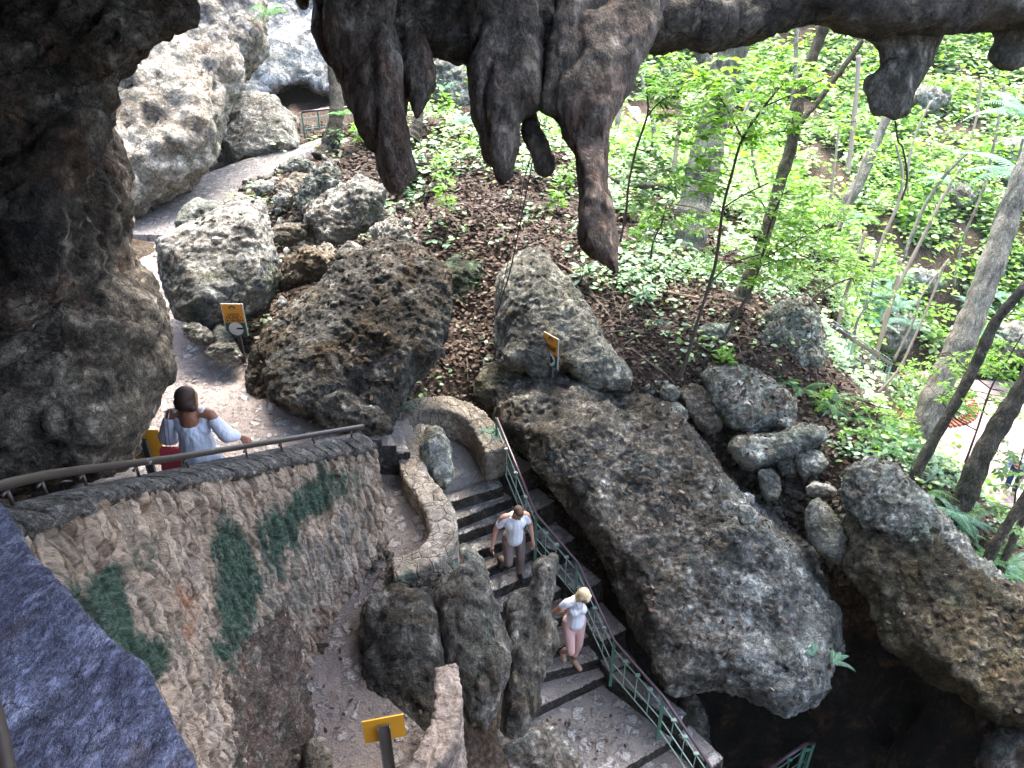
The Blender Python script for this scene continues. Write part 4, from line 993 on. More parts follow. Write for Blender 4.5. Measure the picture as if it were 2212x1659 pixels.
def put(o, e):
    o.parent = e; o.matrix_parent_inverse = Matrix.Translation(e.location).inverted(); return o
hr = rail_empty('handrail', 'dark flaking pipe handrail on the retaining wall coping', 'handrail', tuple(rail_pts[0]))
mb = MB(); mb.tube([q + Vector((0, 0, 0.0)) for q in rail_pts], .029, 12); put(mb.build('pipe', M['pipe'], None, True), hr)
for k in range(4, len(rail_pts), 9):
    q = rail_pts[k]; mb = MB(); mb.tube([q - Vector((0, 0, .16)), q - Vector((0, 0, .02))], .011, 8); mb.tube([q - Vector((0.0, 0.0, .035)), q - Vector((0, .05, .035))], .012, 6)
    put(mb.build('bracket', M['pipe'], None, True), hr)
mb = MB(); q = PZ(706, 912, -6.05); mb.tube([q, q + Vector((0, 0, .12))], .03, 8)

# near parapet and its pipe
oe = [(-140,960,-2.12),(-40,1030,-2.12),(18,1100,-2.10),(62,1185,-2.03),(160,1290,-1.95),(215,1350,-1.92),(250,1390,-1.91),(300,1425,-1.9),(345,1500,-1.87),(372,1560,-1.85),(400,1600,-1.83),(435,1662,-1.81),(470,1760,-1.78)]
ie = [(-760,1010,-2.12),(-700,1080,-2.12),(-600,1150,-2.05),(-520,1200,-2.0),(-430,1290,-1.95),(-360,1350,-1.92),(-300,1390,-1.91),(-240,1425,-1.9),(-170,1500,-1.87),(-110,1560,-1.85),(-60,1600,-1.83),(-20,1662,-1.81),(40,1760,-1.78)]
vs = []; fs = []
for a, b in zip(oe, ie):
    A_ = PZ(*a); B_ = PZ(*b); vs += [A_, B_, B_ - Vector((0, 0, .5)), A_ - Vector((0, 0, .5))]
n = len(oe)
for i in range(n - 1):
    for k in range(4): fs.append((i * 4 + k, i * 4 + (k + 1) % 4, (i + 1) * 4 + (k + 1) % 4, (i + 1) * 4 + k))
fs.append((0, 3, 2, 1)); fs.append(tuple((n - 1) * 4 + k for k in range(4)))
o = mesh_obj('parapet', vs, fs, M['skylit_stone'], None, True)
sculpt(o, .012, (.018, .012, .006), (.25, .10, .035), 2, ridged=False)
tag(o, 'stone parapet top tinted blue for skylight in the near lower left corner', 'wall')
nr = MB(); nr.tube(catmull([PZ(-80, 1380, -1.70), PZ(-42, 1460, -1.69), PZ(-12, 1560, -1.68), PZ(12, 1680, -1.67), PZ(32, 1800, -1.66)], 6), .024, 14)
tag(nr.build('handrail', M['pipe'], None, True), 'peeling dark pipe rail at the lower left corner of the view', 'handrail')

# ---- green railings
def railing(label, tops, h, mat_post, mat_bar, dia=.022, bars=(.80, .50, .28), nb=4, caps=True, group=None, hand='pipe_purple'):
    """tops: world points on top of each post"""
    e = rail_empty('railing', label, 'railing', tuple(tops[0] - Vector((0, 0, h))))
    if group: e['group'] = group
    mb = MB(); mb.tube([t + Vector((0, 0, .05)) for t in tops], dia, 10); put(mb.build('top_rail', M[hand], None, True), e)
    for t in tops:
        mb = MB(); mb.box(t - Vector((0, 0, h / 2 - .02)), (.045, .035, h + .04)); put(mb.build('post', M[mat_post]), e)
    for bh in bars:
        mb = MB()
        for i in range(len(tops) - 1): mb.bar(tops[i] - Vector((0, 0, h - bh)), tops[i + 1] - Vector((0, 0, h - bh)), .013, .013)
        put(mb.build('bar', M[mat_bar]), e)
    for i in range(len(tops) - 1):
        for k in range(1, nb + 1):
            q = tops[i].lerp(tops[i + 1], k / (nb + 1))
            mb = MB(); mb.box(q - Vector((0, 0, h - (min(bars) + max(bars)) / 2)), (.012, .012, max(bars) - min(bars) + .04))
            if caps: mb.box(q - Vector((0, 0, h - max(bars) - .03)), (.07, .045, .018))
            put(mb.build('baluster', M[mat_bar]), e)
    return e
RT = [PZ(1073,908,-6.73), PZ(1158,1116,-7.83), PZ(1247,1220,-8.20), PZ(1327,1390,-8.93), PZ(1433,1511,-9.13), PZ(1530,1655,-9.80), PZ(1600,1790,-10.3)]
railing('long green stair railing with purple brown handrail', RT, .92, 'green_dark', 'green_paint', nb=3)
a = P(652,246,23.3); b = P(720,238,23.7)
railing('green railing at the far end of the upper path', [a, a.lerp(b, .5), b, b + Vector((1.2, .5, 0))], .95, 'green_dark', 'green_paint', bars=(.82, .5, .2), nb=3, caps=False, dia=.035)
fb = [G(1783, 768, 17, 45), G(1830, 795, 17, 45), G(1872, 812, 17, 45), G(1912, 832, 17, 45)]; fh = 62 * proj(np.array(fb[1]))[2] / FPX
railing('green railing in the forest above the brick circle', [q + Vector((0, 0, float(fh))) for q in fb], float(fh), 'green_paint', 'green_paint', bars=(.85, .6, .35, .1), nb=5, caps=False, dia=.05)
a = P(2190,735,29); b = P(2290,740,29)
railing('green railing half hidden by leaves at the far right edge', [a, b], 1.0, 'green_paint', 'green_paint', bars=(.85, .5, .2), nb=4, caps=False, dia=.03)
a = P(1372,242,36); b = P(1450,300,34)
railing('green railing beside the bright terrace beyond the trees', [a, a.lerp(b, .5), b], 1.0, 'green_paint', 'green_paint', bars=(.85, .5, .2), nb=3, caps=False, dia=.03)
a = P(1650,1672,12.2); b = P(1738,1612,12.4); c_ = P(1757,1608,12.6)
railing('short railing glinting in the black cave below the slab', [a, b, c_], .95, 'green_dark', 'green_dark', bars=(.8, .5, .2), nb=2, dia=.03)

# ---- lower plaza and upper terrace in the forest
def flat_poly(name, pts, z, mat, label, thick=.12, cat='plaza'):
    w = [PZ(u, v, z) for u, v in pts]; n = len(w)
    vs = w + [q - Vector((0, 0, thick)) for q in w]
    fs = [tuple(range(n))[::-1], tuple(range(n, 2 * n))] + [(i, (i + 1) % n, n + (i + 1) % n, n + i) for i in range(n)]
    o = mesh_obj(name, vs, fs, mat); bm = bmesh.new(); bm.from_mesh(o.data); bmesh.ops.recalc_face_normals(bm, faces=bm.faces); bm.to_mesh(o.data); bm.free()
    return tag(o, label, cat, kind='structure')
m, nt, out = nmat('pink square paving')
p = pos_of(nt); br = nt.nodes.new('ShaderNodeTexBrick'); nt.links.new(p, br.inputs['Vector'])
br.inputs['Scale'].default_value = 1.0; br.inputs['Brick Width'].default_value = .4; br.inputs['Row Height'].default_value = .4; br.offset = 0; br.inputs['Mortar Size'].default_value = .02
br.inputs['Color1'].default_value = (.30, .21, .19, 1); br.inputs['Color2'].default_value = (.36, .27, .24, 1); br.inputs['Mortar'].default_value = (.20, .16, .15, 1)
c = mix(nt, 1.0, br.outputs['Color'], ramp(nt, noise(nt, p, 3, 6), [(.3, .75), (.7, 1.15)]), 'MULTIPLY')
finish(nt, out, c, .8, noise(nt, p, 20, 5), .01, 1, .3); M['pink_paving'] = m
M['concrete_pale'] = flat_mat('pale concrete', (.62, .60, .56), .85, .2, .12, 4)
M['brick'] = flat_mat('red brick', (.25, .095, .06), .85, .2, .25, 12)
ZP = -13.95
flat_poly('plaza', [(1880,850),(1930,815),(1990,800),(2100,820),(2300,830),(2400,1200),(2230,1230),(2150,1120),(2070,1010),(1960,950),(1895,900)], ZP, M['pink_paving'], 'pink paved plaza beyond the trees')
rcen = PZ(1990, 862, ZP); cc = rcen; ring = empty('brick_ring', tuple(cc)); tag(ring, 'ring of radiating red bricks in the plaza paving', 'brick ring')
mb = MB(); R0 = 1.55
for k in range(64):
    a_ = 2 * math.pi * k / 64
    mb.box(cc + Vector((math.cos(a_) * R0, math.sin(a_) * R0, .03)), (.36, .085, .10), Matrix.Rotation(a_, 3, 'Z'))
put(mb.build('bricks', M['brick']), ring)
mb = MB(); n = 40
mb.add([cc + Vector((0, 0, .05))] + [cc + Vector((math.cos(2 * math.pi * k / n) * 1.28, math.sin(2 * math.pi * k / n) * 1.28, .03)) for k in range(n)], [(0, 1 + k, 1 + (k + 1) % n) for k in range(n)])
put(mb.build('planting_bed', M['soil']), ring)
flat_poly('terrace', [(1335,225),(1500,205),(1560,250),(1480,330),(1330,312)], float(PZ(1400, 270, 0).z) if False else -8.0, M['concrete_pale'], 'bright concrete terrace beyond the trees')
q1 = P(1335,312,33.5); q2 = P(1445,318,33.5); mb = MB(); mb.bar(q1, q2, .25, .4)
tag(mb.build('brick_edging', M['brick']), 'low red brick edging below the bright terrace', 'edging')
# ------------------------------------------------------------------ vegetation
M['bark'] = rock_mat('rough grey brown bark', (0.05, 0.042, 0.03), (0.12, 0.105, 0.08), (0.20, 0.18, 0.14), stain=(.10,.11,.07), stain_amt=.3, moss=(.07,.12,.05), moss_amt=.3, squash=(1.5,1.5,.6), scale=2.5, bump=.025, pit=.2)
M['bark_pale'] = rock_mat('pale speckled bark', (0.17, 0.15, 0.11), (0.30, 0.27, 0.21), (0.40, 0.37, 0.30), stain=(.22,.24,.19), stain_amt=.3, moss=(.14,.19,.12), moss_amt=.3, squash=(1.5,1.5,.5), scale=2.5, bump=.012, pit=.15)
M['bark_grey'] = rock_mat('smooth grey green bark', (0.12, 0.12, 0.09), (0.20, 0.20, 0.155), (0.29, 0.28, 0.22), stain=(.16,.12,.08), stain_amt=.3, moss=(.13,.19,.12), moss_amt=.45, squash=(1.5,1.5,.4), scale=1.6, bump=.012, pit=.1)
M['twig'] = flat_mat('thin dark twig', (.06, .045, .032), .8, .2, .3, 15)
M['twig_pale'] = flat_mat('thin grey stem', (.20, .17, .13), .8, .2, .3, 15)
M['root'] = flat_mat('exposed brown root', (.15, .105, .075), .85, .2, .35, 12, 0, .02)
M['leaf_bright'] = leaf_mat('bright spring green leaves', [(.10,.25,.02), (.15,.33,.03), (.20,.40,.04), (.12,.28,.03), (.26,.45,.05), (.16,.34,.03)], .55, (1.25,1.25,.7))
M['leaf_mid'] = leaf_mat('mid green leaves', [(.06,.15,.03), (.09,.20,.05), (.13,.26,.06), (.08,.17,.06), (.16,.30,.08)], .45, (1.3,1.4,.8))
M['leaf_cool'] = leaf_mat('glossy ground cover leaves', [(.10,.21,.11), (.16,.28,.15), (.24,.36,.22), (.09,.18,.07), (.20,.32,.14), (.30,.40,.12), (.14,.25,.16)], .35, (1.2,1.3,.9), .3)
M['leaf_far'] = leaf_mat('sunlit far undergrowth leaves', [(.22,.34,.18), (.30,.42,.24), (.38,.48,.30), (.16,.28,.10), (.30,.44,.14), (.44,.50,.16), (.20,.31,.20)], .35, (1.2,1.3,.9), .35)
M['fern'] = leaf_mat('fern green', [(.07,.20,.06), (.10,.25,.09), (.13,.29,.12), (.17,.33,.10)], .4, (1.2,1.35,.8))
M['fern_blue'] = leaf_mat('bluish fern green', [(.12,.27,.18), (.16,.32,.22), (.20,.36,.25)], .4, (1.1,1.3,1.0))
M['litter'] = leaf_mat('dry brown leaf litter', [(.036,.024,.018), (.058,.041,.030), (.085,.062,.046), (.022,.016,.012), (.12,.092,.072), (.07,.038,.027), (.18,.15,.122), (.047,.033,.024)], .05, (1,1,1), .7, .12)

LEAF = np.array([(0,0,0), (.20,.30,.03), (.17,.68,.02), (0,1,-.07), (-.17,.68,.02), (-.20,.30,.03)], float)
LEAF_WIDE = LEAF * np.array([1.7, 1, 1])
LEAF_F = np.array([(0,1,2,3), (0,3,4,5)])
CURL = np.array([(0,0,.06), (.24,.30,.12), (.20,.68,.10), (0,1,.05), (-.20,.68,-.05), (-.26,.30,.0)], float)

def unit(a):
    return a / np.maximum(np.linalg.norm(a, axis=1)[:, None], 1e-9)
def leaves_mesh(name, pos, ax, nor, size, mat, parent=None, tmpl=LEAF):
    pos = np.asarray(pos, float); ax = unit(np.asarray(ax, float)); nor = np.asarray(nor, float)
    nor = unit(nor - ax * (nor * ax).sum(1)[:, None]); sd = np.cross(ax, nor)
    size = np.asarray(size, float)[:, None, None]
    L = tmpl[None]
    v = pos[:, None, :] + size * (L[..., 0:1] * sd[:, None] + L[..., 1:2] * ax[:, None] + L[..., 2:3] * nor[:, None])
    n = len(pos)
    f = (LEAF_F[None] + (np.arange(n) * 6)[:, None, None]).reshape(-1, 4)
    return mesh_np(name, v.reshape(-1, 3), f, 4, mat, parent)
def rand_dir(n, up=0.0):
    a = rng.normal(size=(n, 3)); a[:, 2] = a[:, 2] * .5 + up
    return unit(a)

# fast height lookup on the ground grid
def gh(x, y):
    i = np.clip(np.searchsorted(gx, x) - 1, 0, len(gx) - 2); j = np.clip(np.searchsorted(gy, y) - 1, 0, len(gy) - 2)
    fx = np.clip((x - gx[i]) / (gx[i + 1] - gx[i]), 0, 1); fy = np.clip((y - gy[j]) / (gy[j + 1] - gy[j]), 0, 1)
    return (ZZ[i, j] * (1 - fx) + ZZ[i + 1, j] * fx) * (1 - fy) + (ZZ[i, j + 1] * (1 - fx) + ZZ[i + 1, j + 1] * fx) * fy
ON_PATH = [[(a[0], a[1]) for a in L] + [(a[2], a[3]) for a in L][::-1] for L in (PATH_UP, PATH_MID, PATH_LOW, LANDING, STEPS)]
PLZ = [[(1880,850),(1930,815),(1990,800),(2100,820),(2300,830),(2400,1200),(2230,1230),(2150,1120),(2070,1010),(1960,950),(1895,900)]]
TER = [[(1335,225),(1480,205),(1500,280),(1470,320),(1330,312)]]
def ground_samples(n, x0, x1, y0, y1, dref=12.0, power=2.0):
    x = rng.uniform(x0, x1, n); y = rng.uniform(y0, y1, n); z = gh(x, y)
    u, v, d = proj(np.stack([x, y, z], 1))
    ok = (d > 3) & (u > -250) & (u < 2450) & (v > -200) & (v < 1800) & (rng.random(n) < np.clip((dref / np.maximum(d, 1)) ** power, 0, 1))
    for pl in ON_PATH: ok &= ~poly_mask(u, v, pl) | (rng.random(n) < .012)
    for pl in PLZ: ok &= ~(poly_mask(u, v, pl) & (d > 19))
    for pl in TER: ok &= ~(poly_mask(u, v, pl) & (d > 29))
    ok &= ~((x > -1.0) & (y < 9.6) & (z < -9.5))
    ok &= ~((x < -1.5) & (y < 9.3))
    return x[ok], y[ok], z[ok], u[ok], v[ok], d[ok]

# brown leaf litter
x, y, z, u, v, d = ground_samples(330000, -9, 16, 8.5, 27, 14)
lit = (v > 270) & ~((u < 560) & (v < 620))
x, y, z, d = x[lit], y[lit], z[lit], d[lit]
n = len(x)
if n > 120000: k = rng.permutation(n)[:120000]; x, y, z, d = x[k], y[k], z[k], d[k]; n = 120000
ax = rng.normal(size=(n, 3)); ax[:, 2] *= .28
nr_ = rng.normal(size=(n, 3)) * .42; nr_[:, 2] = 1
tag(leaves_mesh('leaf_litter', np.stack([x, y, z + rng.uniform(.0, .05, n)], 1), ax, nr_, rng.uniform(.055, .125, n) * np.clip(d / 13, .8, 1.6), M['litter'], tmpl=CURL),
    'dry brown leaf litter covering the slope', 'leaf litter', kind='stuff')

# leaves lying on top of the rocks
def rock_litter(objs, frac, nmax, name, label, zmin=.55, size=(.05, .11)):
    P_, N_ = [], []
    for o, dens in objs:
        me = o.data; k = len(me.polygons)
        c = np.empty(k * 3, np.float32); me.polygons.foreach_get('center', c); c = c.reshape(-1, 3)
        nn = np.empty(k * 3, np.float32); me.polygons.foreach_get('normal', nn); nn = nn.reshape(-1, 3)
        ar = np.empty(k, np.float32); me.polygons.foreach_get('area', ar)
        clump = np.clip(_vn(c[:, 0] * 1.6, c[:, 1] * 1.6, 31) * 3 + .5, 0.05, 1.2)
        pr = ar * dens * frac * np.clip((nn[:, 2] - zmin) * 4, 0, 1) * clump
        s = rng.random(k) < pr
        P_.append(c[s] + nn[s] * .012); N_.append(nn[s])
    p_ = np.concatenate(P_); n_ = np.concatenate(N_)
    if len(p_) > nmax: k = rng.permutation(len(p_))[:nmax]; p_, n_ = p_[k], n_[k]
    n = len(p_)
    a = np.cross(n_, rng.normal(size=(n, 3))) + rng.normal(size=(n, 3)) * .15
    tag(leaves_mesh(name, p_, a, n_ + rng.normal(size=(n, 3)) * .25, rng.uniform(size[0], size[1], n), M['litter'], tmpl=CURL), label, 'leaf litter', kind='stuff')
RL = [(b_center, 1.0), (b_slab, .8), (b_tri, .35), (b_rslab, 1.2), (b_ang, .12)]
for lb, dn in (('overhanging ledge rock with leaf litter on its flat top', 2.5), ('pitted grey rock crest above the brown overhanging slab', 1.0), ('big pale slanted boulder under the huge stalactite', .3),
               ('rock strewn with leaves at the right end of the rubble', 2.5), ('jagged holed rock between the two large boulders', .8), ('dark craggy ridge rock overgrown with small leaves', 2.0),
               ('green wedge shaped boulder with a long tail pointing right', .8), ('upright tall grey rock at the top of the rubble', .5), ('rounded pitted stone below the tail of the wedge boulder', 1.5)):
    RL.append((ROCKS[lb], dn))
rock_litter(RL, 130, 9000, 'fallen_leaves', 'fallen leaves caught on the tops of the boulders')

# green ground cover: small rosettes of leaves
def green_amount(u, v, d, x, y):
    g = np.full(u.shape, .05)
    g = np.where((u > 1290) & (v < 640), .42, g)
    g = np.where((u > 1700) & (v < 760), .75, g)
    g = np.where((d > 22), .95, g)
    g = np.where((u > 850) & (u < 1290) & (v < 430), .22, g)
    g = np.where((u > 1860) & (v > 850) & (d < 18), .40, g)
    g = np.where((u < 690) & (v < 430), .01, g)
    g = np.where((u > 1750) & (v > 760) & (v < 1000) & (d < 18), .35, g)
    g = np.where((d > 17) & (x > 6) & (y > 13), .95, g)
    return g * np.clip(.45 + _vn(x * .9, y * .9, 41) * 2.2, .03, 1.5)
def cover(n, box, dref, name, label, mat, per, size, hgt, cap, power=2.0, sel=None, tmpl=LEAF_WIDE):
    x, y, z, u, v, d = ground_samples(n, *box, dref, power)
    ok = rng.random(len(x)) < green_amount(u, v, d, x, y)
    if sel is not None: ok &= sel(u, v, d)
    x, y, z, d = x[ok], y[ok], z[ok], d[ok]
    if len(x) > cap: k = rng.permutation(len(x))[:cap]; x, y, z, d = x[k], y[k], z[k], d[k]
    m_ = len(x); s = rng.uniform(size[0], size[1], m_) * np.clip(d / dref, .8, 1.9)
    h = rng.uniform(hgt[0], hgt[1], m_)
    idx = np.repeat(np.arange(m_), per); n_ = len(idx)
    off = rng.normal(size=(n_, 3)) * np.array([1, 1, .5]) * (s[idx] * .9)[:, None]
    a = off.copy(); a[:, 2] = rng.uniform(-.3, .35, n_) * s[idx]
    nn = rng.normal(size=(n_, 3)) * .35; nn[:, 2] = 1
    ps = np.stack([x[idx], y[idx], z[idx] + h[idx] * rng.uniform(.3, 1, n_)], 1) + off * .6
    tag(leaves_mesh(name, ps, a, nn, s[idx] * rng.uniform(.7, 1.2, n_), mat, tmpl=tmpl), label, 'undergrowth', kind='stuff')
cover(90000, (-9, 16, 9, 24), 14, 'ground_cover', 'small green plants sprinkled over the near slope', M['leaf_cool'], 5, (.07, .13), (.03, .22), 3600, sel=lambda u, v, d: d < 19)
cover(230000, (-25, 50, 14, 62), 24, 'undergrowth', 'dense sunlit undergrowth on the far banks', M['leaf_far'], 8, (.13, .22), (.05, .7), 15000, 1.6, sel=lambda u, v, d: (d >= 18) & ((u > 800) | (v > 330)))
cover(100000, (-25, 50, 14, 62), 24, 'undergrowth', 'yellow green shrubs scattered over the far banks', M['leaf_bright'], 9, (.14, .24), (.4, 1.6), 2600, 1.6, sel=lambda u, v, d: (d >= 20) & (u > 900))

# ---- trees
def px(u, v, d): return P(u, v, d)
def trunk_mesh(pts, d, mat, name='trunk', n=12, base_flare=1.0, knots=True):
    """pts: (u, v, width on the sheet)"""
    if not hasattr(d, '__len__'): d = (d, d)
    k = len(pts)
    c = []; r = []
    for i, q in enumerate(pts):
        dd = d[0] + (d[1] - d[0]) * i / max(1, k - 1)
        c.append(P(q[0], q[1], dd)); r.append(q[2] * dd / FPX / 2)
    cc = catmull(c, 7); rr = np.interp(np.linspace(0, k - 1, len(cc)), range(k), r)
    rr = [q * (1 + (.07 * math.sin(i * 1.7) + .05 * math.sin(i * .63 + 1)) * (1 if knots else 0)) for i, q in enumerate(rr)]
    mb = MB(); mb.tube(cc, rr, n)
    return mb, cc, rr
def put_local(mb, name, mat, e, smooth=True):
    o = mb.build(name, mat, None, smooth)
    o.parent = e; o.matrix_parent_inverse = Matrix.Translation(e.location).inverted(); return o

def crown(blobs, anchor_pts, e, leafm, size=(.11, .17), whorl=7, droop=.15, name='foliage', tmpl=LEAF, seedtwigs=True, twigr=.004):
    """blobs: (u, v, ru, rv, d, clusters)"""
    cen = []
    for (u, v, ru, rv, d, k) in blobs:
        kk = 0
        while kk < k:
            a = rng.uniform(-1, 1, 2)
            if (a ** 2).sum() > 1: continue
            cen.append(tuple(P(u + a[0] * ru, v + a[1] * rv, d + rng.normal() * .35))); kk += 1
    cen = np.array(cen); m_ = len(cen)
    idx = np.repeat(np.arange(m_), whorl); n_ = len(idx)
    ang = (np.tile(np.arange(whorl), m_) / whorl + rng.uniform(-.06, .06, n_) + np.repeat(rng.random(m_), whorl)) * 2 * math.pi
    tilt = rng.normal(size=(m_, 3)) * .25; tilt[:, 2] = 1; tilt = unit(tilt)
    e1 = unit(np.cross(tilt, rng.normal(size=(m_, 3)))); e2 = np.cross(tilt, e1)
    a = e1[idx] * np.cos(ang)[:, None] + e2[idx] * np.sin(ang)[:, None] - np.array([0, 0, 1.0]) * rng.uniform(-.05, droop * 2, n_)[:, None]
    s = rng.uniform(size[0], size[1], n_) * rng.choice([1, 1, 1, .6], n_)
    fo = leaves_mesh(name, cen[idx] + a * .012, a, tilt[idx] + rng.normal(size=(n_, 3)) * .3, s, leafm, None, tmpl)
    put(fo, e)
    if seedtwigs and anchor_pts is not None:
        A = np.array([tuple(q) for q in anchor_pts]); mb = MB()
        for c in cen[rng.permutation(m_)[:min(m_, 160)]]:
            j = int(np.argmin(((A - c) ** 2).sum(1))); p0 = Vector(A[j]); p1 = Vector(c)
            if (p1 - p0).length > 1.6: continue
            md = (p0 + p1) / 2 + Vector((0, 0, .06 * (p1 - p0).length))
            mb.tube([p0, md, p1], [twigr * 1.3, twigr, twigr * .6], 4, False)
        if len(mb.v) >= 12 * 48: put_local(mb, 'twigs', M['twig'], e)
    return fo

def tree(label, pts, d, mat, branches=(), blobs=(), leafm=None, cat='tree', group=None, n=12, **kw):
    dd = d if not hasattr(d, '__len__') else d[0]
    e = empty('tree', tuple(P(pts[0][0], pts[0][1], dd))); tag(e, label, cat, group)
    mb, cc, rr = trunk_mesh(pts, d, mat, n=n)
    put_local(mb, 'trunk', mat, e)
    anchors = list(cc)
    for b in branches:
        bd = b[0]; mbb, c2, r2 = trunk_mesh(b[1], bd, mat, n=6, knots=False); put_local(mbb, 'branch', mat, e); anchors += c2
    if blobs: crown(blobs, anchors, e, leafm or M['leaf_bright'], **kw)
    return e
tree('thick grey green tree trunk rising behind the bright saplings', [(1470,575,92),(1484,520,78),(1502,440,72),(1522,352,70),(1542,260,62),(1561,176,60),(1585,98,62),(1612,0,60),(1640,-120,50)], (16.8,16.4), M['bark_grey'],
     [(16.5, [(1560,190,40),(1520,120,34),(1480,40,30),(1440,-60,24)])], [(1500,-130,200,60,16,40)], M['leaf_mid'])
tree('slender bending tree with long bare fork reaching up right', [(1598,650,46),(1612,615,32),(1639,547,26),(1655,500,25),(1686,391,25),(1710,313,26),(1721,234,28),(1737,168,26),(1765,98,24),(1786,35,24),(1800,-60,20)], (14.2,13.6), M['bark'],
     [(13.7, [(1722,278,16),(1740,250,13),(1762,226,12),(1792,185,12),(1819,149,12),(1842,118,11),(1862,88,11)])])
tree('pale speckled trunk leaning right over the plaza', [(1968,1010,50),(1990,940,52),(2030,830,55),(2085,720,56),(2125,620,52),(2175,480,48),(2214,370,44),(2290,180,40),(2360,0,34),(2440,-250,28),(2520,-550,20)], (19.5,17.5), M['bark_pale'])
tree('dark rough curved trunk on the ridge edge', [(1958,1052,38),(1972,1030,26),(2020,946,22),(2077,847,22),(2118,765,24),(2152,693,22),(2212,621,20),(2290,520,18),(2380,380,15),(2450,150,12),(2500,-150,9)], (12.2,11.2), M['bark'])
tree('thick dark textured trunk at the lower right', [(2068,1110,56),(2085,1075,46),(2118,990,44),(2169,901,40),(2212,833,38),(2290,700,34),(2360,560,30),(2450,330,24),(2530,20,18),(2590,-350,12)], (11.7,10.9), M['bark'])
tree('upper of two thin trunks at the right edge above the brown slab', [(2122,1238,32),(2136,1205,24),(2160,1160,21),(2204,1091,20),(2270,990,18),(2350,850,14),(2420,640,10)], (11.0,10.4), M['bark'])
tree('lower of two thin trunks at the right edge above the brown slab', [(2158,1240,22),(2172,1205,16),(2212,1116,15),(2275,1000,14),(2350,880,11),(2410,720,8)], (11.2,10.8), M['bark'])
tree('brown trunk beside the far green railing', [(702,345,58),(712,315,40),(722,280,34),(728,230,31),(722,150,30),(716,40,28)], 20.5, M['bark'])
tree('small flared brown trunk base between two stalactites', [(888,300,42),(897,282,28),(904,255,22),(906,200,20),(908,100,18)], 19.6, M['bark'])
tree('thin pale trunk in front of the bright terrace', [(1326,318,13),(1333,270,11),(1342,215,10),(1350,120,9)], 27, M['bark_pale'])
tree('tilted greenish trunk in the middle of the far bank', [(1800,495,30),(1828,440,26),(1858,390,24),(1880,340,22),(1900,290,20),(1960,150,16)], 25, M['bark_grey'])
far_stems = [([(1700,330,12),(1712,250,11),(1718,150,10),(1722,40,9)], 28), ([(1855,120,10),(1850,200,10),(1840,300,11),(1830,380,12)], 30), ([(1905,700,9),(1940,620,8),(1985,530,8),(2030,440,7),(2075,360,6)], 24),
 ([(1955,560,8),(1965,520,8),(2000,440,8),(2040,380,7),(2090,330,6)], 26), ([(1800,760,10),(1810,700,9),(1832,620,9),(1850,560,8),(1870,500,8)], 20), ([(1868,842,11),(1885,790,10),(1912,700,10),(1935,620,9),(1945,560,9)], 22),
 ([(1838,800,6),(1846,760,6),(1850,700,6),(1880,640,5),(1890,560,5)], 20), ([(1895,850,6),(1940,800,6),(1970,740,5),(2010,650,5),(2040,570,5)], 21), ([(1560,380,7),(1600,260,6),(1640,180,6)], 24),
 ([(1400,330,9),(1412,290,9),(1405,240,8),(1390,190,8),(1385,120,7)], 25), ([(1448,470,12),(1452,400,11),(1460,330,10),(1470,240,9)], 22), ([(1880,600,7),(1905,520,7),(1940,440,7),(1950,380,7),(1935,310,5)], 23),
 ([(2060,620,6),(2080,520,6),(2120,420,6),(2150,300,6),(2170,180,5)], 26), ([(1780,560,7),(1790,470,6),(1800,380,6),(1815,260,5)], 27), ([(1990,500,6),(1960,400,6),(1975,300,5),(2010,220,5)], 30), ([(2130,560,6),(2150,470,6),(2190,380,5),(2210,300,5)], 24),
 ([(1930,780,6),(1975,690,5),(1990,640,5),(2050,560,5)], 22), ([(1745,640,7),(1770,560,6),(1820,470,6),(1870,330,5)], 21), ([(1670,470,7),(1640,400,6),(1625,330,6),(1620,250,5)], 22), ([(2085,350,6),(2110,250,6),(2120,170,5)], 33)]
pos_words = ['beneath the small thorn stalactite', 'behind the two lobed stalactite', 'above the plaza railing and leaning right', 'bent below the two lobed stalactite', 'left of the plaza railing', 'crossing the plaza railing',
 'with an elbow beside the plaza railing', 'crossing in front of the brick ring', 'behind the thick grey green trunk', 'before the bright terrace', 'left of the thick grey green trunk', 'directly under the two lobed stalactite',
 'climbing past the palm fronds', 'right of the slender forked tree', 'curving up the far bank', 'near the right edge under the palm fronds', 'over the ferns by the plaza railing', 'slanting over the mossy middle bank', 'beside the slender forked tree', 'high on the far bank near the hooked stalactite']
for i, (pts, d) in enumerate(far_stems):
    tree(('thin grey stem ' + pos_words[i]), pts, d, M['twig_pale'] if i % 3 else M['bark_grey'], group='thin stems in the forest', n=7, cat='tree',
         blobs=[(pts[-1][0], pts[-1][1], 60, 40, d, 9), (pts[-2][0], pts[-2][1], 60, 40, d, 6)] if i in (2,3,4,6,7,11,13,15,16,17) else (), leafm=M['leaf_bright'], whorl=5, size=(.14,.22))
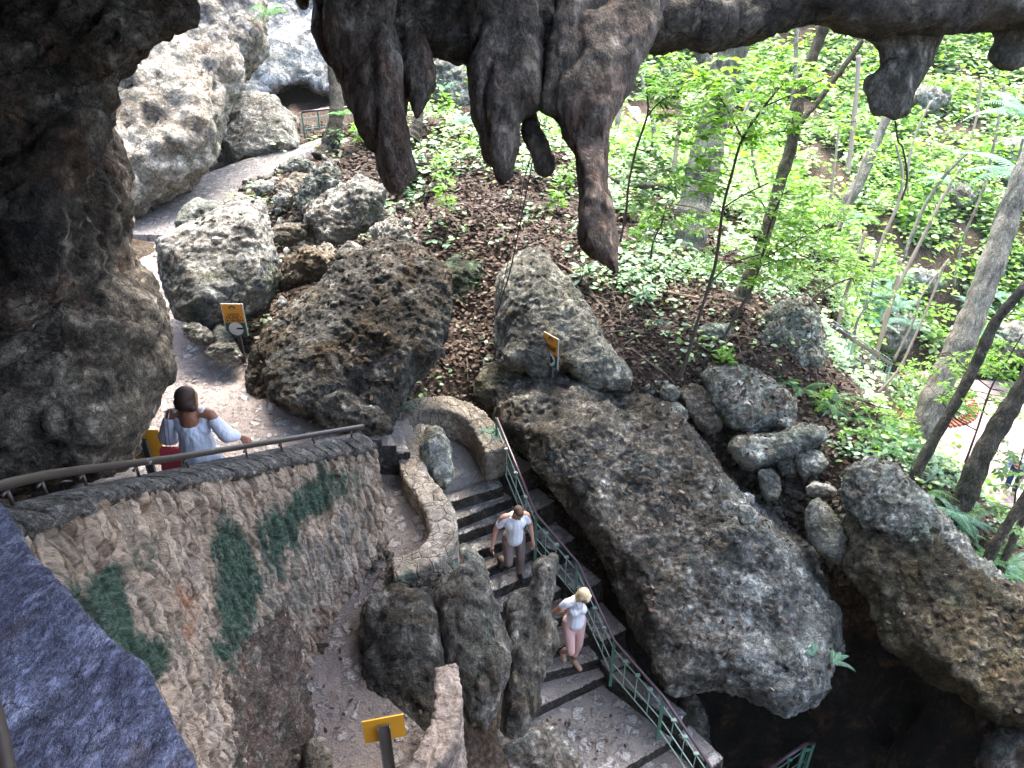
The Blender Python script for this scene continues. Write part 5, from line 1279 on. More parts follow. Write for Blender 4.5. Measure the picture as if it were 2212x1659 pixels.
# bright saplings
tree('bright green sapling with a dark curved stem on the near slope', [(1468,815,10),(1485,770,8),(1508,690,7),(1534,610,7),(1548,555,7),(1562,450,6),(1580,380,6),(1604,300,6),(1655,225,5),(1700,170,4)], (13.0,12.4), M['twig'],
     [(12.5, [(1604,300,4),(1570,235,3),(1540,190,3),(1500,160,3)]), (12.5, [(1562,450,4),(1600,425,3),(1660,395,3)]), (12.5, [(1604,300,4),(1650,290,3),(1760,275,3),(1850,262,2)]), (12.4, [(1650,230,4),(1720,200,3),(1780,170,3)]),
      (12.6, [(1534,610,4),(1580,570,3),(1640,550,3)])],
     [(1480,215,95,55,12.6,80), (1600,170,110,50,12.5,85), (1720,170,80,45,12.4,40), (1540,300,90,50,12.6,60), (1640,260,100,40,12.4,50), (1500,390,60,40,12.8,22), (1520,370,60,35,12.8,16), (1760,270,80,18,12.4,12), (1430,160,45,60,12.8,20)], M['leaf_bright'])
tree('leafy sapling beside the slender forked tree', [(1560,735,8),(1585,690,6),(1625,620,6),(1645,560,5),(1665,480,5),(1690,420,4)], (13.4,13.0), M['twig'],
     [(13.1, [(1645,560,3),(1720,520,3),(1800,480,2)]), (13.1, [(1640,575,3),(1700,560,3),(1780,560,2)]), (13.1, [(1665,480,3),(1640,430,3),(1600,420,2)])],
     [(1690,440,90,55,13,70), (1780,480,90,45,13,60), (1640,520,60,50,13,26), (1740,560,120,45,13.2,80), (1650,590,80,30,13.2,26), (1840,460,50,25,13,12), (1870,590,70,20,13.4,18), (1560,560,50,30,13.4,14)], M['leaf_bright'], size=(.09,.15))
tree('small leaved twiggy shrub above the ridge rock', [(1700,720,6),(1740,660,5),(1790,620,4),(1840,600,4)], 14.4, M['twig'], [(14.4, [(1740,660,3),(1700,620,3),(1660,600,2)])],
     [(1800,610,110,30,14.6,60), (1700,600,60,30,14.6,26), (1860,640,80,25,15,26)], M['leaf_mid'], size=(.06,.10), cat='shrub')
tree('thin dark stem with drooping leaves beside the longest stalactite', [(1340,520,5),(1352,460,5),(1358,400,5),(1372,330,5),(1392,270,5),(1400,235,4),(1395,180,3)], (12.4,12.0), M['twig'],
     [(12.1, [(1396,255,4),(1420,225,3),(1450,205,3)])], [(1420,190,45,50,12.1,26), (1450,250,30,45,12.3,14), (1380,400,50,25,12.8,16), (1440,380,50,35,12.8,18), (1400,430,50,25,13,12)], M['leaf_mid'], size=(.10,.16))
tree('leafy branch low between the longest stalactite and thick trunk', [(1405,560,5),(1412,520,4),(1430,480,4),(1440,440,3)], 13.4, M['twig'], [], [(1440,470,60,30,13.4,22), (1520,480,60,25,13.6,18), (1390,500,40,25,13.4,10)], M['leaf_bright'], cat='sapling')
# lower right leafy sprays
tree('leafy spray hanging over the pink plaza', [(2085,1000,5),(2110,930,4),(2140,840,4),(2175,780,3),(2210,720,3)], (12.6,12.2), M['twig'], [(12.4, [(2140,840,3),(2090,800,3),(2050,760,2)]), (12.4, [(2110,930,3),(2060,900,3),(2030,860,2)])],
     [(2100,790,60,35,12.4,26), (2170,770,50,40,12.4,24), (2060,840,50,30,12.5,16), (2190,860,40,50,12.4,14), (2120,870,40,40,12.5,14), (1990,790,50,25,13,14)], M['leaf_bright'], size=(.08,.13), cat='sapling')
tree('young leafy plants crowding the right edge above the slab', [(2180,1180,4),(2190,1100,4),(2200,1020,3),(2215,960,3)], 11.4, M['twig'], [], [(2190,1000,40,60,11.5,20), (2150,1100,50,50,11.6,16), (2195,1180,40,40,11.2,14)], M['leaf_mid'], size=(.09,.14), cat='shrub')
tree('bright green bush on the ridge behind the wedge boulder', [(1880,960,5),(1890,920,4),(1900,880,4)], 13.2, M['twig'], [], [(1870,900,70,40,13.4,46), (1800,870,60,30,13.6,26), (1930,960,50,40,12.8,26), (1840,940,60,25,13,18), (1960,930,30,40,13.2,14)], M['leaf_bright'], size=(.08,.13), cat='shrub')

# young broad leaved plants on the near slope
yp = [(962,478,.95,17.2,'tall bright young plant in the middle of the leaf slope'), (948,400,.7,18.4,'young plant above the tall bright one on the slope'), (925,262,.8,20.6,'leafy plant beside the small flared trunk'),
 (965,255,.7,21,'leafy plant at the foot of the hilltop rock'), (775,318,.6,19.8,'young plant left of the huge stalactite tip'), (1010,345,.6,19,'low plant behind the broad blunt stalactite'),
 (1215,420,.7,17.6,'glossy plant left of the longest stalactite'), (1200,470,.6,16.8,'low glossy plant below the crooked finger stalactite'), (1255,610,.4,14.4,'yellow green seedling beside the leaning slab'),
 (1375,480,.7,15,'bright seedling right of the longest stalactite'), (1285,380,.6,19,'broad leaved plant glimpsed beside the narrow shaft'), (1040,300,.6,20,'plant peeping past the broad blunt stalactite'),
 (735,322,.5,19.6,'small plant at the foot of the brown trunk'), (1390,660,.35,13.9,'tiny seedling under the curved roots'), (1560,800,.4,13.4,'small seedling on the edge of the ledge rock')]
for (u, v, h, d, lb) in yp:
    b = G(u, v, d - 4, d + 6); e = empty('plant', tuple(b)); tag(e, lb, 'plant', 'young plants on the leaf slope')
    mb = MB(); tip = b + Vector((rng.normal() * .05, rng.normal() * .05, h)); mb.tube([b, b.lerp(tip, .5) + Vector((.02, .02, 0)), tip], [.007, .006, .004], 5); put_local(mb, 'stem', M['twig'], e)
    k = int(26 + 26 * h); t = rng.uniform(.25, 1, k)
    ps = np.array(b)[None] + (np.array(tip) - np.array(b))[None] * t[:, None]; a = rng.normal(size=(k, 3)); a[:, 2] = rng.uniform(-.3, .5, k); a = unit(a)
    nn = rng.normal(size=(k, 3)) * .3; nn[:, 2] = 1
    put(leaves_mesh('leaves', ps + a * .06, a, nn, rng.uniform(.14, .24, k), M['leaf_bright'] if 'bright' in lb or rnd.random() < .5 else M['leaf_cool']), e)

# ferns
def frond_np(L, w, n=20):
    vs = []; fs = []
    for s_ in (-1, 1):
        for i in range(n):
            t = (i + .5) / n; y = L * t; z = L * (.55 * t - .75 * t * t)
            z2 = z - .02; ww = w * math.sin(math.pi * min(1, .18 + .82 * t) ** .8) * (1 if t < .9 else .7)
            hw = L / n * .42; b = len(vs)
            vs += [(0, y - hw * .7, z), (s_ * ww, y + ww * .35 - hw * .3, z2 - ww * .25), (s_ * ww * .98, y + ww * .35 + hw * .5, z2 - ww * .25), (0, y + hw * .9, z)]
            fs.append((b, b + 1, b + 2, b + 3))
    for i in range(8):
        t = i / 8; t2 = (i + 1) / 8; b = len(vs)
        vs += [(-.004, L * t, L * (.55 * t - .75 * t * t) + .003), (.004, L * t, L * (.55 * t - .75 * t * t) + .003), (.004, L * t2, L * (.55 * t2 - .75 * t2 * t2) + .003), (-.004, L * t2, L * (.55 * t2 - .75 * t2 * t2) + .003)]
        fs.append((b, b + 1, b + 2, b + 3))
    return np.array(vs), fs
def fern(loc, size, label, mat, nf=8, name='fern', group='ferns growing on the slopes', az=None, spread=2 * math.pi, wf=.16, npin=20):
    mb = MB()
    for k in range(nf):
        L = size * rnd.uniform(.75, 1.1); vs, fs = frond_np(L, L * wf, npin)
        a = (az or 0) + (k / nf - .5) * spread + rnd.uniform(-.25, .25)
        R = Matrix.Rotation(-a, 3, 'Z') @ Matrix.Rotation(rnd.uniform(-.1, .5), 3, 'X') @ Matrix.Rotation(rnd.uniform(-.4, .4), 3, 'Y')
        R = np.array(R); mb.add((vs @ R.T) + np.array(tuple(loc)), fs)
    o = mb.build(name, mat); o['label'] = label; o['category'] = 'palm' if name == 'palm' else 'fern'; o['group'] = group
    return o
fl_ = [(1735,842,.42,13.4,'fern arching over the top of the ledge rock'), (1700,826,.3,13.4,'small fern left of the arching one on the ledge'), (2062,1108,.5,11.5,'bluish fern at the foot of the thick dark trunk'),
 (2092,1128,.5,11.4,'bright fern right of the bluish fern'), (2030,1075,.4,11.9,'fern between the two ridge trunks'), (2000,1070,.3,12,'small fern below the dark curved trunk'), (2105,1190,.5,11,'fern sprawling on the crest above the brown slab'),
 (2125,1250,.45,10.9,'fern beneath the thin trunks'), (2165,1280,.45,10.8,'fern right below the thin trunks'), (2200,1310,.5,10.7,'lowest fern at the right edge'), (2140,1215,.35,11.1,'pale fern between the thin trunks and the thick one'),
 (1940,975,.4,12.6,'fern behind the ridge crest'), (1885,930,.4,13,'fern among the bright bush'), (1840,905,.35,13.3,'fern left of the bright bush'), (2195,1240,.4,10.9,'fern at the right edge under the leafy plants'),
 (1878,655,.9,26,'large fern above the plaza railing'), (1912,640,1.0,26,'large fern left of the rock with ferns'), (1940,665,.9,26,'fern draped over the grey rock'), (1850,625,.8,26,'fern at the upper left of the fern bank'),
 (1900,700,.9,25.6,'fern hanging down behind the plaza railing'), (1960,700,.8,26,'fern at the right side of the fern bank'), (1925,605,.8,27,'topmost fern of the fern bank'), (2105,662,.8,25,'fern by the upper part of the pale leaning trunk'),
 (2120,720,.8,25,'fern behind the pale leaning trunk'), (1830,480,.8,27,'fern on the middle bank beside the tilted trunk'), (1862,470,.7,27,'fern right of the tilted trunk'), (2150,640,.7,26,'fern above the mossy rock face'),
 (998,262,.6,21.5,'fern on the hilltop by the rock'), (1030,265,.5,21,'yellowish fern behind the broad blunt stalactite'), (960,190,.5,23.6,'fern growing on the hilltop rock'), (735,248,.5,20,'fern growing on the brown trunk')]
for (u, v, s_, d, lb) in fl_:
    b = P(u, v, d)
    if d < 14 and 'trunk' not in lb.split('growing on')[-1:][0]:
        g_ = G(u, v, d - 2, d + 3); b = g_ if abs((g_ - b).length) < 1.2 else b
    fern(b, s_, lb, M['fern_blue'] if ('bluish' in lb or d > 20) else M['fern'], 9)
fern(P(1757,1412,10.55), .28, 'small fern sprouting from the face of the tilted slab', M['fern_blue'], 4, az=0, spread=3.0)
fern(P(1800,1430,10.6), .30, 'fern drooping at the lower right edge of the tilted slab', M['fern_blue'], 4, az=1.2, spread=2.0)
fern(P(582,30,15.2), .7, 'yellow green fern hanging on the limestone wall', M['fern'], 5, az=3, spread=1.5)
fern(P(2225,400,22), 2.2, 'feathery pale palm fronds at the right edge', M['fern_blue'], 7, 'palm', 'palm fronds in the forest', az=-1.6, spread=3.2, wf=.22, npin=26)
fern(P(2215,250,24), 2.0, 'upper palm crown near the hooked stalactite', M['fern_blue'], 6, 'palm', 'palm fronds in the forest', az=-1.6, spread=3.0, wf=.22, npin=26)
fern(P(2060,400,27), 1.6, 'palm fronds fallen across the far bank', M['fern_blue'], 5, 'palm', 'palm fronds in the forest', az=-.6, spread=2.5, wf=.2, npin=24)

more = []
for k_, (u0, v0, w_) in enumerate(((1830,880,'farthest left by the ledge rock'), (1900,925,'above the pitted crest'), (1960,985,'just behind the dark curved trunk'), (2010,1045,'between the curved and thick trunks'), (2060,1150,'below the thick dark trunk'), (2100,1225,'left of the two thin trunks'), (2150,1260,'at the feet of the thin trunks'), (2190,1200,'touching the right edge'))):
    for j_ in range(2):
        u_ = u0 + rnd.uniform(-38, 38); v_ = v0 + rnd.uniform(-24, 24); b_ = G(u_, v_, 9.5, 18)
        fern(b_ + Vector((0, 0, .02)), (.62, .38)[j_], ('large bright fern', 'smaller bluish fern')[j_] + ' in the ridge fringe, ' + w_, (M['fern'], M['fern_blue'])[j_], 9, group='ferns in the ridge fringe')
# dead twigs lying about the leaf slope
x, y, z, u, v, d = ground_samples(3000, -8, 14, 9, 22, 13)
mb = MB()
for i in range(min(420, len(x))):
    a_ = rnd.uniform(0, math.pi * 2); L_ = rnd.uniform(.15, .7); dx_, dy_ = math.cos(a_) * L_, math.sin(a_) * L_
    p0 = Vector((x[i], y[i], z[i] + .05)); p2 = Vector((x[i] + dx_, y[i] + dy_, hz(x[i] + dx_, y[i] + dy_) + .06)); p1 = (p0 + p2) / 2 + Vector((rnd.uniform(-.06, .06), rnd.uniform(-.06, .06), .03))
    mb.tube([p0, p1, p2], [.008, .006, .004], 4, False)
tag(mb.build('dead_twigs', M['twig_pale'], None, True), 'dead twigs strewn over the leaf slope', 'twigs', kind='stuff')

# vines, roots and logs
def line(name, label, cat, pts, d, mat, n=6, group=None):
    mb, cc, rr = trunk_mesh(pts, d, mat, n=n, knots=False)
    return tag(mb.build(name, mat, None, True), label, cat, group)
line('vine', 'straight thin vine strung past the crooked finger stalactite', 'vine', [(1072,682,2.5),(1085,640,3),(1102,585,3),(1122,490,3),(1142,390,3),(1168,258,3)], (12.9,10.5), M['twig'])
line('vine', 'hair thin vine just left of the straight one', 'vine', [(1068,690,1.8),(1092,590,1.8),(1118,480,1.8),(1132,390,1.8),(1150,330,1.8)], (13,10.8), M['twig'])
line('hanging_root', 'dark kinked root dangling under the two lobed stalactite', 'root', [(1934,262,4),(1940,305,4),(1950,320,4),(1960,385,5),(1948,430,4)], 9.4, M['twig'])
line('log', 'fallen dark log lying behind the longest stalactite', 'log', [(1310,388,16),(1345,394,16),(1400,402,17),(1470,404,15)], 20.5, M['bark'], 10)
def gpts(pts, lift=.02): return pts
for lb, pts in (('long smooth root curling down the slope right of the longest stalactite', [(1345,552,7),(1362,580,9),(1385,610,11),(1420,630,11),(1465,640,10),(1510,648,7)]), ('root snaking beside the leaning slab', [(1205,572,6),(1240,595,9),(1268,625,10),(1290,655,9),(1312,682,6)]),
                ('upper thin root above the curling one', [(1340,530,5),(1380,555,7),(1420,585,7),(1465,620,5)]), ('yellowish stick lying below the curling root', [(1362,755,4),(1400,785,6),(1435,810,6),(1458,835,4)]), ('broken stick on the litter beside the slab', [(1330,692,4),(1360,712,6),(1395,730,4)])):
    c = [];
    for (u, v, w) in pts:
        g_ = G(u, v, 9, 20); c.append((g_ + Vector((0, 0, .03)), w))
    cc = catmull([q[0] for q in c], 5); r = np.interp(np.linspace(0, len(c) - 1, len(cc)), range(len(c)), [q[1] * 13.5 / FPX / 2 for q in c])
    mb = MB(); mb.tube(cc, list(r), 8); tag(mb.build('root' if 'root' in lb else 'stick', M['root'], None, True), lb, 'root' if 'root' in lb else 'stick')

# plants inside the brick ring
n = 900; a_ = rng.uniform(0, 2 * math.pi, n); r_ = np.sqrt(rng.random(n)) * 1.4
tag(leaves_mesh('ground_cover', np.stack([rcen.x + np.cos(a_) * r_, rcen.y + np.sin(a_) * r_, rcen.z + .05 + rng.random(n) * .35], 1), rand_dir(n), rand_dir(n, 1.2), rng.uniform(.12, .22, n), M['leaf_far'], tmpl=LEAF_WIDE), 'green plants filling the brick ring bed', 'undergrowth', kind='stuff')

# loose rubble and pebbles
def rubble(name, label, regions, mat, seed=3):
    """regions: (polygon on the sheet, dmin, dmax, count, size range)"""
    bm = bmesh.new(); bmesh.ops.create_icosphere(bm, subdivisions=1, radius=1.0)
    base = np.array([tuple(q.co) for q in bm.verts]); fac = np.array([[w.index for w in f.verts] for f in bm.faces]); bm.free()
    V = []; F = []; k = 0
    for poly, dmn, dmx, cnt, sz in regions:
        us = [q[0] for q in poly]; vs_ = [q[1] for q in poly]; made = 0; tries = 0
        while made < cnt and tries < cnt * 20:
            tries += 1
            u, v = rng.uniform(min(us), max(us)), rng.uniform(min(vs_), max(vs_))
            if not poly_mask(np.array([u]), np.array([v]), poly)[0]: continue
            p = None
            if dmn == 'z': p = PZ(u, v, dmx)
            else: p = G(u, v, dmn, dmx)
            r = rng.uniform(*sz) ** 1.0
            A = rng.normal(size=(3, 3)); Q, _ = np.linalg.qr(A)
            w = base * (1 + rng.uniform(-.28, .28, (len(base), 1))) * np.array([1, rng.uniform(.6, .95), rng.uniform(.45, .8)])
            V.append(w @ Q.T * r + np.array(tuple(p)) + np.array([0, 0, r * .25])); F.append(fac + k * len(base)); k += 1; made += 1
    tag(mesh_np(name, np.concatenate(V), np.concatenate(F), 3, mat), label, 'rubble', kind='stuff')
rubble('rubble', 'small loose stones in the gully and between the boulders', [
 ([(1600,930),(1720,1010),(1830,1060),(1830,1280),(1740,1230),(1640,1100),(1560,990)], 10, 16, 420, (.02,.10)),
 ([(540,400),(700,340),(830,400),(900,500),(780,560),(620,560),(600,470)], 12, 20, 260, (.03,.15)),
 ([(1380,840),(1520,800),(1560,960),(1480,930)], 11, 16, 70, (.03,.09)),
 ([(380,690),(560,760),(560,800),(430,760)], 11, 15, 90, (.02,.09)),
 ([(470,420),(620,350),(680,330),(640,370),(540,410)], 14, 24, 80, (.04,.13)),
 ([(1050,760),(1150,860),(1110,900),(1040,850)], 11, 15, 60, (.03,.10))], M['lime'])
rubble('pebbles', 'brown clods and pebbles by the retaining wall and stalagmites', [
 ([(585,1320),(640,1310),(660,1600),(630,1659),(600,1500)], 'z', -7.35, 130, (.015,.06)),
 ([(780,1180),(960,1230),(960,1290),(830,1270)], 'z', -7.05, 80, (.02,.06)),
 ([(280,880),(345,850),(330,920),(290,930)], 'z', -6.0, 25, (.02,.05))], M['lime_tan'])
# a few dead leaves on the paths
n = 260; u = np.concatenate([rng.uniform(280, 700, 120), rng.uniform(640, 950, 90), rng.uniform(1150, 1350, 50)]); v = np.concatenate([rng.uniform(300, 900, 120), rng.uniform(1050, 1600, 90), rng.uniform(1540, 1640, 50)])
z = np.concatenate([np.interp(v[:120], [300, 500, 520, 900], [-5.5, -5.74, -5.9, -6.05]), np.interp(v[120:210], [1050, 1600], [-6.83, -7.55]), np.full(50, -9.97)])
ps = np.array([tuple(PZ(a, b, c + .03)) for a, b, c in zip(u, v, z)])
tag(leaves_mesh('fallen_leaves', ps, rng.normal(size=(n, 3)) * np.array([1, 1, .1]), rand_dir(n, 3), rng.uniform(.05, .09, n), M['litter'], tmpl=CURL), 'scattered dead leaves on the stone paths', 'leaf litter', kind='stuff')
# ------------------------------------------------------------------ signs
M['sign_orange'] = flat_mat('orange sign paint', (.62, .27, .03), .55, .3, .06, 30)
M['sign_green'] = flat_mat('dark green sign paint', (.02, .10, .07), .5, .3, .1, 30)
M['sign_back'] = flat_mat('ochre sign back', (.60, .29, .02), .6, .3, .08, 25)
M['sign_edge'] = flat_mat('pale sign edge', (.45, .43, .38), .5, .3, .1, 25)
M['sign_white'] = flat_mat('white sign disc', (.70, .71, .70), .5, .3, .05, 25)
M['sign_black'] = flat_mat('black lettering', (.012, .012, .012), .5, .3, .1, 25)
M['post_metal'] = flat_mat('dull grey channel post', (.085, .08, .075), .5, .4, .25, 12)

def text_mesh(body, size, mat, name='lettering', bold=.012):
    cu = bpy.data.curves.new(name, 'FONT'); cu.body = body; cu.size = size; cu.align_x = 'CENTER'; cu.align_y = 'CENTER'
    cu.offset = size * bold; cu.extrude = .0015; cu.space_character = 1.02
    o = bpy.data.objects.new(name, cu); link(o)
    dg = bpy.context.evaluated_depsgraph_get(); dg.update()
    me = bpy.data.meshes.new_from_object(o.evaluated_get(dg)); bpy.data.objects.remove(o)
    me.materials.clear(); me.materials.append(mat)
    return link(bpy.data.objects.new(name, me))
def sign(label, centre, dirx, w, h, zground, lines=(), arrow=None, front=True, postw=.06):
    """centre: world centre of the board, dirx: horizontal direction of the board seen from its printed or visible side"""
    X = Vector((dirx[0], dirx[1], 0)).normalized(); Z = Vector((0, 0, 1)); Nn = X.cross(Z)      # towards the viewer
    R = Matrix((X, -Nn, Z)).transposed().to_4x4()
    e = empty('sign', (centre[0], centre[1], zground)); tag(e, label, 'sign', 'signs along the paths')
    T = Matrix.Translation(centre) @ R
    def place(o, off):
        o.parent = e; o.matrix_parent_inverse = Matrix.Translation(e.location).inverted()
        o.matrix_world = T @ Matrix.Translation(off) @ (Matrix.Rotation(math.pi / 2, 4, 'X') if o.name.startswith(('letter', 'disc', 'arrow', 'emblem')) else Matrix.Identity(4))
        o.matrix_basis = T @ Matrix.Translation(off) @ (Matrix.Rotation(math.pi / 2, 4, 'X') if o.name.startswith(('letter', 'disc', 'arrow', 'emblem')) else Matrix.Identity(4))
    mb = MB(); mb.box((0, 0, 0), (w, .012, h)); o = mb.build('board', M['sign_edge'] if front else M['sign_back']); place(o, (0, 0, 0))
    if front:
        mb = MB(); mb.box((0, 0, 0), (w * .90, .004, h * .57)); o = mb.build('orange_panel', M['sign_orange']); place(o, (0, -.008, h * .205))
        mb = MB(); mb.box((0, 0, 0), (w * .90, .004, h * .41)); o = mb.build('green_panel', M['sign_green']); place(o, (0, -.008, -h * .29))
        n = 32; mb = MB(); r_ = w * .33
        mb.add([(math.cos(2 * math.pi * k / n) * r_, math.sin(2 * math.pi * k / n) * r_, .0) for k in range(n)], [tuple(range(n))]); o = mb.build('disc', M['sign_white']); place(o, (0, -.0125, -h * .28))
        mb = MB(); a_ = arrow; mb.add([(q[0] * r_, q[1] * r_, 0) for q in a_], [tuple(range(len(a_)))]); o = mb.build('arrow', M['sign_black']); place(o, (0, -.0155, -h * .28))
        # small emblem: an arch over a wavy line
        mb = MB(); n = 12
        arc = [(math.cos(math.pi * k / n) * .16, math.sin(math.pi * k / n) * .13) for k in range(n + 1)]; arc2 = [(math.cos(math.pi * k / n) * .07, math.sin(math.pi * k / n) * .06) for k in range(n + 1)]
        mb.add([(x * w, y * w, 0) for x, y in arc + arc2[::-1]], [tuple(range(2 * n + 2))])
        mb.add([(q[0] * w, q[1] * w, 0) for q in ((-.24, -.05), (-.10, -.02), (.10, -.02), (.24, -.05), (.10, -.045), (-.10, -.045))], [(0, 5, 4, 3, 2, 1)])
        o = mb.build('emblem', M['sign_green']); place(o, (0, -.0125, h * .37))
        for i, t in enumerate(lines):
            o = text_mesh(t, w * .165, M['sign_black']); place(o, (0, -.013, h * (.17 if len(lines) > 2 else .15) - i * h * .093))
    top = h * .5 if front else h * .28
    hp = centre[2] + (-h * .5 + .02 if front else top) - zground
    mb = MB(); s_ = -1 if not front else 1; yoff = -.03 if not front else .012
    mb.box((0, 0, 0), (postw, .006, hp)); mb.box((-postw / 2, .02 * s_, 0), (.006, .04, hp)); mb.box((postw / 2, .02 * s_, 0), (.006, .04, hp))
    o = mb.build('post', M['post_metal']); place(o, (0, yoff, zground + hp / 2 - centre[2]))
    if front:
        mb = MB(); mb.box((0, 0, 0), (postw * .7, .01, h * .8)); o = mb.build('post_top', M['post_metal']); place(o, (0, .014, 0))
    return e
ARW_L = [(1.0,.22),(.22,.22),(.02,-.05),(-.10,-.06),(1.0,-.06)]
ARW_R = [(-.72,.36),(.12,.36),(.12,.72),(.80,0),(.12,-.72),(.12,-.36),(-.72,-.36)]
b1 = PZ(526, 784, -6.02)
sign('orange and green sign LAGOS AZUFRE Y LA NEVERA before the large angular boulder', (b1.x, b1.y, -5.26), (1, -.03), .34, .54, -6.1, ('LAGOS', 'AZUFRE Y', 'LA NEVERA'), ARW_L)
c2 = P(1190, 757, 12.3)
sign('orange and green sign reading LAGO DE AZUFRE on a post before the leaning slab', tuple(c2), (.62, -.78), .36, .54, c2.z - 1.25, ('LAGO DE', 'AZUFRE'), ARW_R)
c3 = P(830, 1574, 6.8)
sign('bare ochre back of a sign at the bottom beside the curved wall', tuple(c3), (1, .22), .36, .30, c3.z - 1.5, front=False, postw=.10)
c4 = P(318, 966, 9.1)
sign('ochre sign back half hidden behind the woman with the red bag', tuple(c4), (1, -.05), .38, .50, -6.1, front=False, postw=.09)

# ------------------------------------------------------------------ people
def skin_mat(name, c): 
    return flat_mat(name, c, .5, .35, .10, 40)
M['skin_tan'] = skin_mat('tanned skin', (.27, .115, .065)); M['skin_pink'] = skin_mat('light tanned skin', (.42, .22, .155)); M['skin_brown'] = skin_mat('brown skin', (.33, .16, .10))
M['hair_brown'] = flat_mat('dark brown bob hair', (.04, .022, .015), .65, .3, .6, 60)
M['hair_short'] = flat_mat('short brown hair', (.085, .048, .03), .6, .3, .3, 60)
M['hair_blond'] = flat_mat('blond hair', (.60, .46, .27), .45, .4, .25, 40)
M['hair_light'] = flat_mat('light hair streak', (.36, .22, .12), .45, .4, .3, 60)
def cloth_mat(name, c, bscale=9, bump=.02):
    m, nt, out = nmat(name); p = pos_of(nt, (1, 1, .5))
    n = noise(nt, p, bscale, 3, .5, 1.2); n2 = noise(nt, p, 90, 3, .6)
    finish(nt, out, mix(nt, n2, tuple(q * .93 for q in c), c), .85, math_n(nt, 'ADD', n, math_n(nt, 'MULTIPLY', n2, .08)), bump, 1.0, .15)
    return m
M['white_shirt'] = cloth_mat('white cotton shirt', (.74, .75, .78)); M['white_blouse'] = cloth_mat('white gauzy blouse', (.62, .64, .72), 12)
M['taupe'] = cloth_mat('taupe trousers', (.20, .15, .13)); M['pink_trousers'] = cloth_mat('pale pink trousers', (.66, .42, .38))
M['shoe_black'] = flat_mat('black shoe', (.012, .012, .014), .4, .4); M['shoe_tan'] = flat_mat('light tan shoe', (.45, .30, .21), .5, .3); M['sole'] = flat_mat('pale sole', (.5, .5, .48), .6, .3)
M['bag_red'] = flat_mat('coral red bag leather', (.52, .055, .07), .4, .4, .1, 20); M['chain'] = flat_mat('chain metal', (.35, .28, .26), .3, .6, .3, 60, .7)
M['denim'] = cloth_mat('blue denim', (.03, .05, .16)); M['shirt_blue'] = cloth_mat('light blue shirt', (.35, .42, .58))

def ico(r, c, sc=(1, 1, 1), sub=2, R=None):
    bm = bmesh.new(); bmesh.ops.create_icosphere(bm, subdivisions=sub, radius=1.0)
    v = [Vector((q.co.x * r * sc[0], q.co.y * r * sc[1], q.co.z * r * sc[2])) for q in bm.verts]
    if R is not None: v = [R @ q for q in v]
    v = [q + Vector(c) for q in v]; f = [tuple(w.index for w in q.verts) for q in bm.faces]; bm.free()
    return v, f
class Body:
    """limb capsules and ellipsoids in a local frame (x to the right, y forward, z up), welded into one surface"""
    def __init__(s): s.mb = MB()
    def cap(s, a, ra, b, rb, n=12):
        a = Vector(a); b = Vector(b); k = 6
        pts = [a.lerp(b, i / k) for i in range(k + 1)]; r = [ra + (rb - ra) * i / k for i in range(k + 1)]
        s.mb.tube(pts, r, n); v, f = ico(ra, a); s.mb.add(v, f); v, f = ico(rb, b); s.mb.add(v, f); return s
    def limb(s, pts):
        for i in range(len(pts) - 1): s.cap(pts[i][0], pts[i][1], pts[i + 1][0], pts[i + 1][1])
        return s
    def ell(s, c, sc, R=None):
        v, f = ico(1.0, c, sc, 3, R); s.mb.add(v, f); return s
    def done(s, name, mat, e, vox=.012, smooth=4):
        o = s.mb.build(name, mat, None, True)
        rm = o.modifiers.new('r', 'REMESH'); rm.mode = 'VOXEL'; rm.voxel_size = vox; rm.use_smooth_shade = True
        sm = o.modifiers.new('s', 'SMOOTH'); sm.factor = .6; sm.iterations = smooth
        bake(o); o.parent = e; o.data.polygons.foreach_set('use_smooth', [True] * len(o.data.polygons))
        return o
def hand(bd, wrist, tip, palm_n, s=1.0, curl=.4, side=1):
    """palm, four fingers of unequal length and a thumb; joined to the wrist"""
    w = Vector(wrist); d = (Vector(tip) - w).normalized(); nn = Vector(palm_n); nn = (nn - d * nn.dot(d)).normalized(); sd = d.cross(nn) * side
    pc = w + d * .05 * s
    bd.cap(w, .024 * s, pc + d * .03 * s, .030 * s); bd.cap(pc - sd * .018 * s, .018 * s, pc + d * .04 * s - sd * .022 * s, .016 * s); bd.cap(pc + sd * .018 * s, .018 * s, pc + d * .04 * s + sd * .022 * s, .016 * s)
    for k, L in enumerate((.066, .078, .072, .056)):
        b0 = w + d * (.088) * s + sd * (-.030 + .020 * k) * s; d1 = (d + nn * curl).normalized(); d2 = (d + nn * curl * 2.6).normalized()
        p1 = b0 + d1 * L * .5 * s; p2 = p1 + d2 * L * .5 * s
        bd.cap(b0 - d * .02 * s, .0095 * s, p1, .0088 * s); bd.cap(p1, .0088 * s, p2, .0075 * s)
    t0 = w + d * .035 * s - sd * .026 * s; t1 = t0 + (d * .7 - sd * .8 + nn * .3).normalized() * .035 * s; t2 = t1 + (d + nn * .6).normalized() * .028 * s
    bd.cap(t0, .013 * s, t1, .011 * s); bd.cap(t1, .011 * s, t2, .009 * s)
